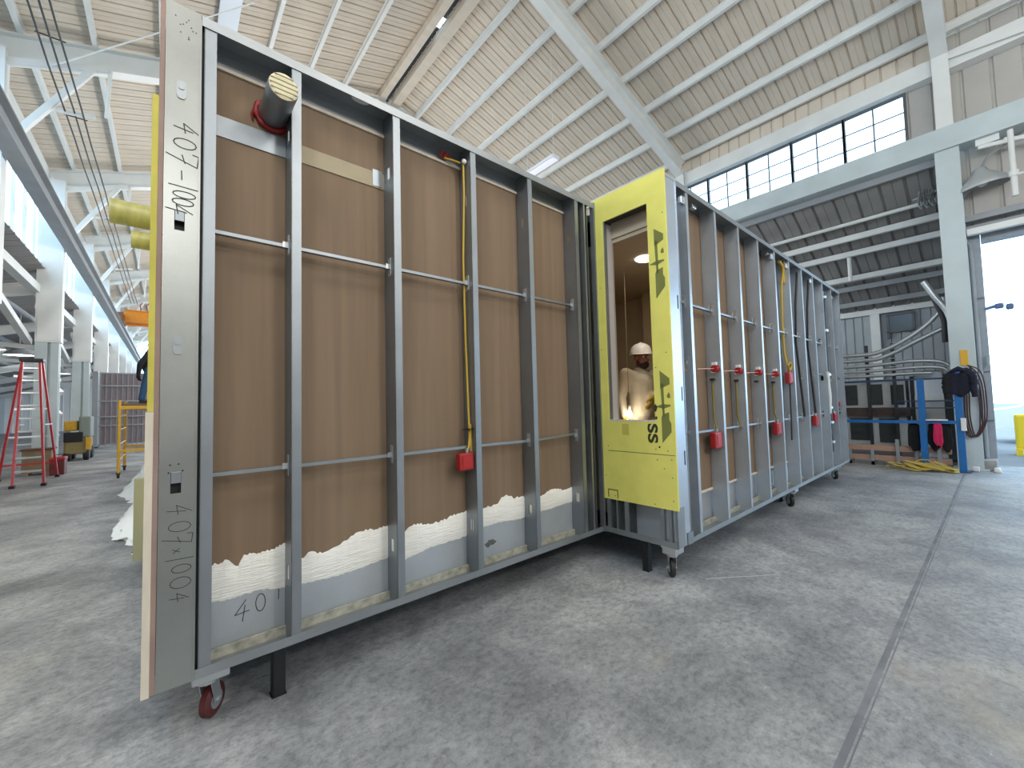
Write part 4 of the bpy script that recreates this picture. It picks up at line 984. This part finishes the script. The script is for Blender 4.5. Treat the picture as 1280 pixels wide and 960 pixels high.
# dome lamp over the doorway
d2 = thing('industrial_dome_lamp', (12.05, .0, 5.55), 'large unlit grey dome lamp above the doorway beside the right column', 'lamp')
g = G(); g.lathe([(.06, .30), (.09, .28), (.12, .2), (.28, .06), (.34, -.02), (.36, -.09), (.355, -.1), (.33, -.03), (.26, .04)], (0, 0, 0), (-.1, .1, 1), n=28); part('shade', g, mat('grey_lamp_shade', (178, 182, 184), .4, .2), d2, 50)
g = G(); g.tube([(0, 0, .3), (.0, -.1, .5), (.0, -.6, .75), (0, -2.0, .95)], .02, 8); part('arm', g, GSTEEL, d2, 60)
g = G(); g.lathe([(.03, .1), (.07, .06), (.08, .0), (.05, -.06), (.01, -.08)], (0, 0, 0), n=16); part('bulb', g, WHITEP, d2, 60)
g = G(); g.tube([(11.6, -.37, 6.22), (11.6, -.37, 5.4)], .038, 10); g.lathe([(.05, 0), (.06, .0), (.06, .1), (.05, .1)], (11.6, -.37, 5.36)); g.tube([(11.6, -.37, 5.36), (11.6, -.37, 5.0)], .043, 10); g.tube([(11.6, -.42, 5.38), (11.6, -.5, 5.38)], .025, 8)
solo('vertical_pipe', g, WSTEEL, 'white vertical pipe with a coupling hanging above the doorway', 'pipe', smooth=50)
g = G(); g.box(11.9, 12.1, -.25, .05, 6.24, 6.36); g.bar((11.95, .02, 6.22), (11.95, -.9, 6.10), .06, .07); g.bar((11.95, -.3, 6.22), (11.95, -1.2, 5.9), .05, .06)
solo('bracket_arm', g, WSTEEL, 'white steel bracket arm under the girder above the doorway', 'bracket')
# sprinkler pipes in the side bay
g = G(); g.tube([(13.05, .55, 5.80), (13.05, 12, 5.80)], .045, 10)
solo('sprinkler_pipe', g, WSTEEL, 'white round pipe running highest under the side bay roof', 'pipe', smooth=50)
g = G(); g.tube([(14.2, 2.45, 5.55), (14.2, 2.45, 4.6)], .045, 10); solo('drop_pipe', g, WSTEEL, 'short vertical white pipe hanging in the side bay', 'pipe', smooth=50)
CO = thing('coiled_hose', (12.5, .72, 5.3), 'coil of pale hose on the upper part of the right column', 'hose')
for k in range(4):
    g = G(); g.tube([(12.5 + .03 * math.cos(a), .62 + k * .09 + .02 * math.sin(a * 2), 5.72 + .17 * math.sin(a) - .02) for a in [2 * PI * i / 16 for i in range(17)]], .02, 6); 
    for v in g.v: v.x = 12.5 + (v.x - 12.5) * 5
    g.o = Vector((12.5, .72, 5.3)); part('hose_loop', g, ZINC, CO, 60)
g = G((12.5, .72, 5.3)); g.bar((12.3, .60, 5.75), (12.5, 1.0, 5.75), .03, .03); part('hook', g, GSTEEL, CO)
# bundle of conduits along the side bay
def pipe(pts, r, label, m=ZINC):
    g = G(); P = [Vector(p) for p in pts]; S_ = []
    for i in range(len(P) - 1):
        p0, p1, p2, p3 = P[max(i - 1, 0)], P[i], P[i + 1], P[min(i + 2, len(P) - 1)]
        for k in range(6):
            t = k / 6; S_.append(.5 * ((2 * p1) + (p2 - p0) * t + (2 * p0 - 5 * p1 + 4 * p2 - p3) * t * t + (3 * p1 - p0 - 3 * p2 + p3) * t ** 3))
    S_.append(P[-1]); g.tube(S_, r, 10)
    return solo('conduit_pipe', g, m, label, 'pipe', 'conduits along the side bay', smooth=60)
PX = 13.0
pipe([(PX, 5, 2.50), (PX, 2.4, 2.47), (PX, 1.75, 2.53), (PX, 1.1, 2.92), (PX, .72, 3.35), (PX, .70, 3.6)], .05, 'top silver conduit that bends up steeply to the column')
pipe([(PX, 5, 2.36), (PX, 2.3, 2.33), (PX, 1.72, 2.39), (PX, 1.1, 2.72), (PX, .75, 2.9), (PX, .6, 2.95)], .05, 'second silver conduit from the top, sloping up to the right')
pipe([(PX, 5, 2.20), (PX, 2.3, 2.19), (PX, 1.3, 2.24), (PX, .85, 2.2), (PX, .68, 2.1)], .045, 'third silver conduit from the top, bending down at the column')
pipe([(PX, 5, 2.07), (PX, 2.3, 2.06), (PX, 1.2, 2.09), (PX, .82, 2.06), (PX, .70, 1.98)], .04, 'fourth silver conduit from the top along the side bay')
pipe([(PX, 5, 1.95), (PX, 2.3, 1.945), (PX, 1.3, 1.96), (PX, .95, 1.95)], .04, 'lowest straight silver conduit along the side bay')
pipe([(12.7, .95, 3.95), (12.7, .80, 3.6), (12.7, .62, 3.2), (12.7, .56, 2.7), (12.7, .56, 2.0)], .06, 'thick silver pipe curving down beside the right column')
pipe([(12.9, .90, 3.85), (12.9, .80, 3.5), (12.9, .70, 3.1), (12.9, .70, 2.75), (12.9, .70, 2.6)], .05, 'dark pipe curving down behind the silver one at the right column', DARK)
PS = thing('pipe_stand', (PX + .1, 1.7, 0), 'dark upright stand carrying the silver conduits', 'stand')
for y in (1.58, 2.05):
    g = G((PX + .1, 1.7, 0)); g.box(PX + .06, PX + .12, y - .03, y + .03, 0, 2.7); part('upright', g, DARK, PS)
    for z in (2.0, 2.2, 2.4):
        g = G((PX + .1, 1.7, 0)); g.box(PX - .07, PX + .12, y - .05, y + .05, z - .07, z - .055); part('pipe_clamp', g, ZINC, PS)
# stacked shelving / cabinets in the side bay
def cabinet(y0, y1, z0, z1, opens, label, x0=13.25):
    o = (x0 + .3, (y0 + y1) / 2, z0); t = thing('storage_cabinet', o, label, 'cabinet', 'grey cabinets in the side bay')
    g = G(o); g.box(x0 + .03, x0 + .6, y0, y1, z0, z1); part('carcass', g, CABG, t)
    for a, b, c, d in opens:
        g = G(o); g.box(x0, x0 + .035, a, b, c, d); dd = part('door', g, CABD, t)
        for z in (c + (d - c) * .33, c + (d - c) * .66):
            g = G(o); g.box(x0 - .012, x0, a, b, z - .008, z + .008); part('door_slat', g, DARK, dd)
    return t
cabinet(1.42, 3.2, .22, .98, ((2.05, 2.48, .38, .92), (1.6, 1.93, .34, .92), (2.6, 3.0, .38, .92)), 'lower grey cabinet with dark square openings behind the blue rail')
cabinet(1.42, 3.2, 1.18, 1.86, ((2.30, 2.6, 1.25, 1.75), (1.83, 2.1, 1.25, 1.75), (1.45, 1.68, 1.25, 1.72)), 'upper grey cabinet with dark square openings under the conduits')
SHV = thing('steel_shelf', (13.5, 2.2, 0), 'rusty brown shelf frame between the two grey cabinets', 'shelf')
g = G((13.5, 2.2, 0)); g.box(13.15, 13.9, 1.34, 3.3, .98, 1.17); part('shelf_board', g, RACK, SHV)
g = G((13.5, 2.2, 0)); g.box(13.15, 13.9, 1.34, 3.3, .13, .215); part('shelf_board', g, RACK, SHV)
for y in (1.33, 3.3):
    g = G((13.5, 2.2, 0)); g.box(13.15, 13.9, y - .06, y, 0, 1.9); part('shelf_side', g, BLACK, SHV)
# white ribbed locker
o = (13.4, 1.03, 0); LK = thing('ribbed_locker', o, 'white locker with a ribbed upper front standing behind the blue rail', 'locker')
g = G(o); g.box(13.22, 13.8, .80, 1.27, .05, 2.02); part('body', g, CABG, LK)
g = G(o); corr_v(g, lambda u, h, z: (13.205 - h, u, z), .81, 1.26, 1.42, 2.0, .04, .01); part('ribbed_front', g, mat('white_ribbed_panel', (232, 236, 240), .4), LK)
g = G(o); g.box(13.19, 13.22, .80, 1.27, 1.32, 1.42); part('ledge', g, WSTEEL, LK)
g = G(o); g.box(13.19, 13.22, 1.1, 1.18, .6, 1.05); part('yellow_tape', g, mat('olive_tape', (120, 120, 40), .6), LK)
for y in (.84, 1.22):
    g = G(o); g.box(13.3, 13.75, y - .02, y + .02, 0, .05); part('foot', g, BLACK, LK)
o = (13.4, .58, 0); DC = thing('dark_locker', o, 'dark grey green locker behind the right blue post', 'locker')
g = G(o); g.box(13.2, 13.7, .42, .79, .04, 1.92); part('body', g, mat('dark_green_grey', (58, 66, 66), .6), DC)
g = G(o); g.box(13.19, 13.2, .44, .6, .1, 1.86); part('door', g, mat('dark_door', (66, 76, 76), .5), DC); g = G(o); g.box(13.19, 13.2, .61, .77, .1, 1.86); part('door', g, DC.children[0].data.materials[0], DC)
g = G(o); g.box(13.22, 13.68, .44, .77, 0, .04); part('plinth', g, BLACK, DC)
# blue guard rail
o = (11.45, 1.3, 0); BR = thing('guard_rail', o, 'blue steel guard rail standing in front of the shelving', 'guard rail')
for y, hi in ((.512, 1.92), (1.01, 1.79), (3.2, 1.79)):
    g = G(o); g.box(11.41, 11.49, y - .05, y + .05, .012, hi); p = part('post', g, BLUE, BR)
    g = G(o); g.box(11.35, 11.55, y - .1, y + .1, 0, .012); part('base_plate', g, BLUE_D, p)
g = G(o); g.box(11.42, 11.48, .56, 3.2, .905, .965); part('rail', g, BLUE, BR)
g = G(o); g.box(11.43, 11.47, .56, 3.2, 1.765, 1.80); part('rail', g, BLUE_D, BR, label='dark blue top rail')
for z in (1.2, 1.34):
    g = G(o); g.box(11.44, 11.46, .56, 1.4, z, z + .02); part('thin_rail', g, BLUE_D, BR)
g = G(); g.bev(11.36, 11.405, .43, .50, .78, 1.02, .008); solo('paper_bag', g, WHITEP, 'small pale bag hung on the right blue post', 'bag')
# plank bench rack on the floor
o = (11.7, 1.5, 0); PB = thing('plank_rack', o, 'long brown planks held low in a grey post rack on the floor', 'rack')
for x, z in ((11.62, .36), (11.62, .16), (11.74, .36)):
    g = G(o); g.box(x - .02, x + .02, .66, 3.9, z - .055, z + .055); part('plank', g, WOOD, PB)
for y in (.82, 1.14, 1.42, 1.82, 2.2, 2.7):
    g = G(o); g.box(11.56, 11.598, y - .028, y + .028, 0, .56 if y < 1.6 else .34); g.box(11.56, 11.80, y - .028, y + .028, 0, .08); part('rack_post', g, GSTEEL, PB)
# clothing on the rail
from mathutils import noise as nz
def drape(g, xc, y0, y1, zt, dr, th, seed, slope=0.0, flare=.12):
    """cloth folded over a rail: front and back sheets with folds and an uneven hem"""
    nu, nv = 40, 22; vs = []
    for j in range(nv + 1):
        v = -1 + 2 * j / nv
        for i in range(nu + 1):
            u = i / nu; k = nz.noise(Vector((u * 5 + seed, v * 1.5, seed))); k2 = nz.noise(Vector((u * 13 + seed, v * 2, 3)))
            fall = abs(v) ** 1.15; L = dr * (1 + .22 * nz.noise(Vector((u * 3, seed, 7))) - .35 * (2 * u - 1) ** 4)
            yy = y0 + (y1 - y0) * (u + flare * (u - .5) * fall) + .012 * k2
            x = xc + th * math.copysign(min(1, abs(v) * 3), v) * (1 - .7 * (2 * u - 1) ** 6) + (.03 * k + .015 * k2) * min(1, abs(v) * 2)
            vs.append((x, yy, zt + slope * (u - .5) - L * fall + .01 * k - .05 * (2 * u - 1) ** 4))
    fs = [(j * (nu + 1) + i, j * (nu + 1) + i + 1, (j + 1) * (nu + 1) + i + 1, (j + 1) * (nu + 1) + i) for j in range(nv) for i in range(nu)]
    m = nu + 1
    fs += [(i + 1, i, nv * m + i, nv * m + i + 1) for i in range(nu)]
    fs += [(j * m, (j + 1) * m, (nv - j - 1) * m, (nv - j) * m) for j in range(nv // 2)] + [((j + 1) * m + nu, j * m + nu, (nv - j) * m + nu, (nv - j - 1) * m + nu) for j in range(nv // 2)]
    g.add(vs, fs)
def cloth(name, xc, y0, y1, zt, dr, th, m, label, cat, seed):
    g = G(); drape(g, xc, y0, y1, zt, dr, th, seed); return solo(name, g, m, label, cat, smooth=180)
o = (11.4, .48, 1.35); JK = thing('jacket', o, 'dark navy jacket hung over the top of the right blue post', 'jacket')
g = G(o); drape(g, 11.45, .32, .64, 1.95, .46, .07, 2.3, -.05); part('jacket_body', g, NAVY, JK, 180)
for (ya, yb_), sd in (((.60, .70), 5.1), ((.26, .33), 8.2)):
    g = G(o); P = [(11.42, ya if ya > .5 else yb_, 1.86), (11.40, (ya + yb_) / 2, 1.74), (11.39, (ya + yb_) / 2 + .01, 1.58), (11.40, (ya + yb_) / 2 - .005, 1.42)]
    g.tube([Vector(P[i]).lerp(Vector(P[i + 1]), k / 5) + Vector((.008 * math.sin(k * 2 + i), .006 * math.cos(k * 3 + i), 0)) for i in range(3) for k in range(5)] + [Vector(P[3])], [.062 - .0012 * k + .005 * math.sin(k * 2.2) for k in range(16)], 12)
    part('sleeve', g, BLKCLOTH if ya > .5 else NAVY, JK, 60)
g = G(o); g.tube([(11.40, .40, 1.90), (11.38, .48, 1.955), (11.40, .57, 1.90)], [.035, .045, .035], 10); part('collar', g, NAVY, JK, 60)
cloth('hanging_clothes', 11.53, 1.06, 1.24, .90, .52, .03, BLKCLOTH, 'black bundle of clothes hung left of the middle blue post', 'clothes', 4.4)
cloth('hanging_clothes', 11.535, .64, .95, .93, .55, .035, BLKCLOTH, 'black bag of clothes hung right of the middle blue post behind the pink garment', 'clothes', 8.7)
cloth('pink_garment', 11.40, .75, .87, .92, .46, .018, PINKCLOTH, 'bright pink garment hanging from the blue rail', 'clothes', 9.9)
g = G(); g.box(11.36, 11.52, .67, .96, .966, .99); solo('paper_stack', g, WHITEP, 'small white stack of papers on the blue rail above the pink garment', 'papers')
# yellow cord pile
g = G(); random.seed(21)
for n in range(16):
    cx_, cy_ = 11.22 + random.uniform(-.1, .1), 1.02 + random.uniform(-.3, .3); a0 = random.random() * 6; ra, rb = random.uniform(.06, .16), random.uniform(.12, .28); tl = random.uniform(.01, .07)
    g.tube([(cx_ + ra * math.cos(a0 + k * .42), cy_ + rb * math.sin(a0 + k * .42), .02 + .012 * (n % 4) + tl * (1 + math.sin(k * .42 + a0))) for k in range(random.randint(10, 18))], .011, 6)
g.tube([(11.2, 1.30, .02), (11.25, 1.18, .13), (11.27, 1.06, .21), (11.27, .96, .21), (11.27, .86, .12), (11.25, .70, .02), (11.2, .6, .016)], .012, 6)
g.tube([(11.3, 1.3, .016), (11.35, 1.45, .016), (11.5, 1.55, .016), (11.45, 1.6, .016)], .011, 6)
solo('extension_cord', g, CORD, 'tangled yellow extension cord heaped on the floor before the blue rail', 'cord', smooth=60)
# brown cables hanging on the right column
for k in range(4):
    random.seed(30 + k); y = .30 + .03 * k; y += .05; pts = [(11.80, .38 - .01 * k, 2.02), (11.78, y - .13, 1.9 - .06 * k), (11.77, y - .18, 1.5), (11.78, y - .16, .95 - .05 * k), (11.79, y - .02, .65), (11.8, y + .04, 1.0), (11.8, y + .03, 1.5), (11.81, .39, 2.0)]
    g = G(); P = [Vector(p) for p in pts]; S_ = []
    for i in range(len(P) - 1):
        p0, p1, p2, p3 = P[max(i - 1, 0)], P[i], P[i + 1], P[min(i + 2, len(P) - 1)]
        for q in range(6):
            t = q / 6; S_.append(.5 * ((2 * p1) + (p2 - p0) * t + (2 * p0 - 5 * p1 + 4 * p2 - p3) * t * t + (3 * p1 - p0 - 3 * p2 + p3) * t ** 3))
    g.tube(S_, .011, 7); solo('coiled_cable', g, HOSE, 'loop of brown red cable hung on the right column', 'cable', 'brown cables on the right column', smooth=60)
g = G(); g.box(11.835, 11.855, .36, .46, 2.02, 2.32); solo('yellow_plate', g, SIGN, 'small yellow plate fixed on the right column above the cables', 'sign')
# conduits at the door jamb
g = G(); g.tube([(12.2, .22, 0), (12.2, .22, 4.4), (12.2, .3, 4.6)], .03, 8); g.tube([(12.22, .19, 1.9), (12.22, .12, 2.0), (12.22, .12, 2.2)], .02, 6)
solo('jamb_conduit', g, GSTEEL, 'grey vertical conduit beside the doorway jamb', 'pipe', smooth=50)
# lamp on the jamb
o = (12.25, .05, 3.1); JL = thing('flood_lamp', o, 'small blue grey flood lamp sticking out from the doorway jamb', 'lamp')
g = G(o); g.tube([(12.27, .1, 3.12), (12.27, -.05, 3.16)], .03, 8); part('arm', g, mat('blue_grey_paint', (92, 118, 156), .5), JL)
g = G(o); g.bev(12.2, 12.34, -.14, -.02, 3.1, 3.2, .03); g.bev(12.2, 12.34, -.26, -.16, 3.06, 3.17, .03); part('head', g, mat('blue_grey_head', (84, 110, 150), .5), JL)
# stones at the column foot
for k, (x, y, r, lb) in enumerate(((12.02, .20, .13, 'larger grey stone block at the foot of the right column'), (11.65, .36, .055, 'white lump on the floor at the foot of the right column'), (11.8, .10, .05, 'small white lump by the doorway jamb'))):
    random.seed(50 + k); g = G(); bm = bmesh.new(); bmesh.ops.create_cube(bm, size=r * 1.7)
    for v in bm.verts: v.co *= random.uniform(.75, 1.15)
    bmesh.ops.bevel(bm, geom=bm.edges[:], offset=r * .25, segments=2, profile=.6, affect='EDGES')
    lo_z = min(v.co.z for v in bm.verts); g.bm(bm, Matrix.Translation((x, y, -lo_z))); solo('stone_block', g, ROCK if k == 0 else WHITEP, lb, 'stone', smooth=40)
# outside the door: parked car, yellow barrier
o = (19.5, -1.95, 0); CA = thing('car', o, 'white car with teal windows parked outside the doorway', 'car')
cp = [(-2.1, .35), (-2.15, .75), (-1.9, .95), (-1.2, 1.02), (-.6, 1.5), (.9, 1.52), (1.6, 1.05), (2.1, .95), (2.15, .4)]
g = G(); g.prism(cp, lambda u, v, t: (u * .0 + t, u, v), -.85, .85); part('body', g, CARW, CA)
wp = [(-1.05, 1.04), (-.52, 1.44), (.8, 1.46), (1.35, 1.06)]
g = G(); g.prism(wp, lambda u, v, t: (t, u, v), -.862, .862); part('window', g, TEALG, CA)
for y in (-1.35, 1.35):
    for x in (-.8, .8):
        g = G(); g.lathe([(.1, -.1), (.3, -.1), (.34, -.06), (.34, .06), (.3, .1), (.1, .1)], (x, y, .34 - .02), (1, 0, 0), 20); part('wheel', g, TYRE_K, CA, 40)
o = (15.5, -.33, -.02); YBO = thing('safety_barrier', o, 'yellow plastic barrier standing outside the doorway', 'barrier')
g = G(o); g.bev(15.42, 15.58, -.55, -.18, .12, .95, .05); part('panel', g, YBAR, YBO)
for y in (-.5, -.23):
    g = G(o); g.box(15.3, 15.7, y - .05, y + .05, -.02, .14); part('foot', g, YBAR, YBO)
g = G(); g.prism([(-.1, 0), (.4, 0), (.35, 2.6), (-.05, 2.6)], lambda u, v, t: (24 + t, u, v - .02), -1, 1) if 0 else None

# ------------------------------------------------------------------ light
w = bpy.data.worlds.new('sky'); bpy.context.scene.world = w; w.use_nodes = True
bg = w.node_tree.nodes['Background']; bg.inputs['Color'].default_value = (.56, .78, 1.0, 1); bg.inputs['Strength'].default_value = 5.0
def lamp(name, typ, loc, power, col=(1, 1, 1), size=.3, rot=(0, 0, 0), sy=None):
    d = bpy.data.lights.new(name, typ); d.energy = power; d.color = col
    if typ == 'AREA':
        d.size = size
        if sy: d.shape = 'RECTANGLE'; d.size_y = sy
    else: d.shadow_soft_size = size
    o = bpy.data.objects.new(name, d); C.objects.link(o); o.location = loc; o.rotation_euler = rot
    return o
# unseen fill lights added to brighten the hall, no fixtures: behind the camera, and further back where the module hides them
WC = (1, .98, .94)
for x, y, p in ((-.5, -6.5, 380), (4.0, -6.5, 380), (8.5, -7, 110), (-1.0, .5, 270), (2.6, -2.2, 280)): lamp('hall_fill', 'POINT', (x, y, 6.0), p, WC, .45)
for x in (2.2, 6.5):
    for y in (12, 18, 25, 33, 42, 50): lamp('hall_fill', 'POINT', (x, y, 5.4), 330 if x < 4 else 210, WC, .45)
for y in (22, 34): lamp('aisle_fill', 'POINT', (-6.5, y, 3.4), 14, WC, .2)  # weak fill added deep in the left aisle, no fixture
for y in (3.0, 6.2): lamp('aisle_fill', 'POINT', (-4.4, y, 3.6), 330, WC, .3)  # unseen fill added to brighten the floor left of the module
lamp('side_bay_fill', 'POINT', (14.6, 6.2, 4.4), 160, (.86, .94, 1), .3)  # unseen fill added to brighten the side bay
bl = lamp('bulb_light', 'POINT', tuple(wl + Vector((-.06, -.05, -.02))), 3, (1, .88, .7), .05)
cl = lamp('room_lamp_light', 'AREA', tuple(mrot((4.13, 2.42, 3.07))), 6, (1, .86, .68), .2)

# ------------------------------------------------------------------ camera
cam = bpy.data.cameras.new('camera'); co_ = bpy.data.objects.new('camera', cam); C.objects.link(co_)
cam.sensor_fit = 'HORIZONTAL'; cam.sensor_width = 36; cam.lens = 511.2 / 1280 * 36; cam.clip_start = .05; cam.clip_end = 300
yaw, pit, rol = .87208, .04818, .0252
F = Vector((math.cos(yaw) * math.cos(pit), math.sin(yaw) * math.cos(pit), math.sin(pit))); r = Vector((math.sin(yaw), -math.cos(yaw), 0)); d = F.cross(r)
c, s = math.cos(rol), math.sin(rol); rx = c * r + s * d; dn = -s * r + c * d
Mx = Matrix((rx, -dn, -F)).transposed().to_4x4(); Mx.translation = Vector((0, 0, 1.5)); co_.matrix_world = Mx
sc = bpy.context.scene; sc.camera = co_
sc.view_settings.view_transform = 'Standard'; sc.view_settings.look = 'None'; sc.view_settings.exposure = 0; sc.view_settings.gamma = 1; sc.view_settings.use_curve_mapping = False
sc.cycles.use_denoising = True; sc.cycles.max_bounces = 8; sc.cycles.diffuse_bounces = 5; sc.cycles.glossy_bounces = 4; sc.cycles.transparent_max_bounces = 12
sc.cycles.sample_clamp_indirect = 6
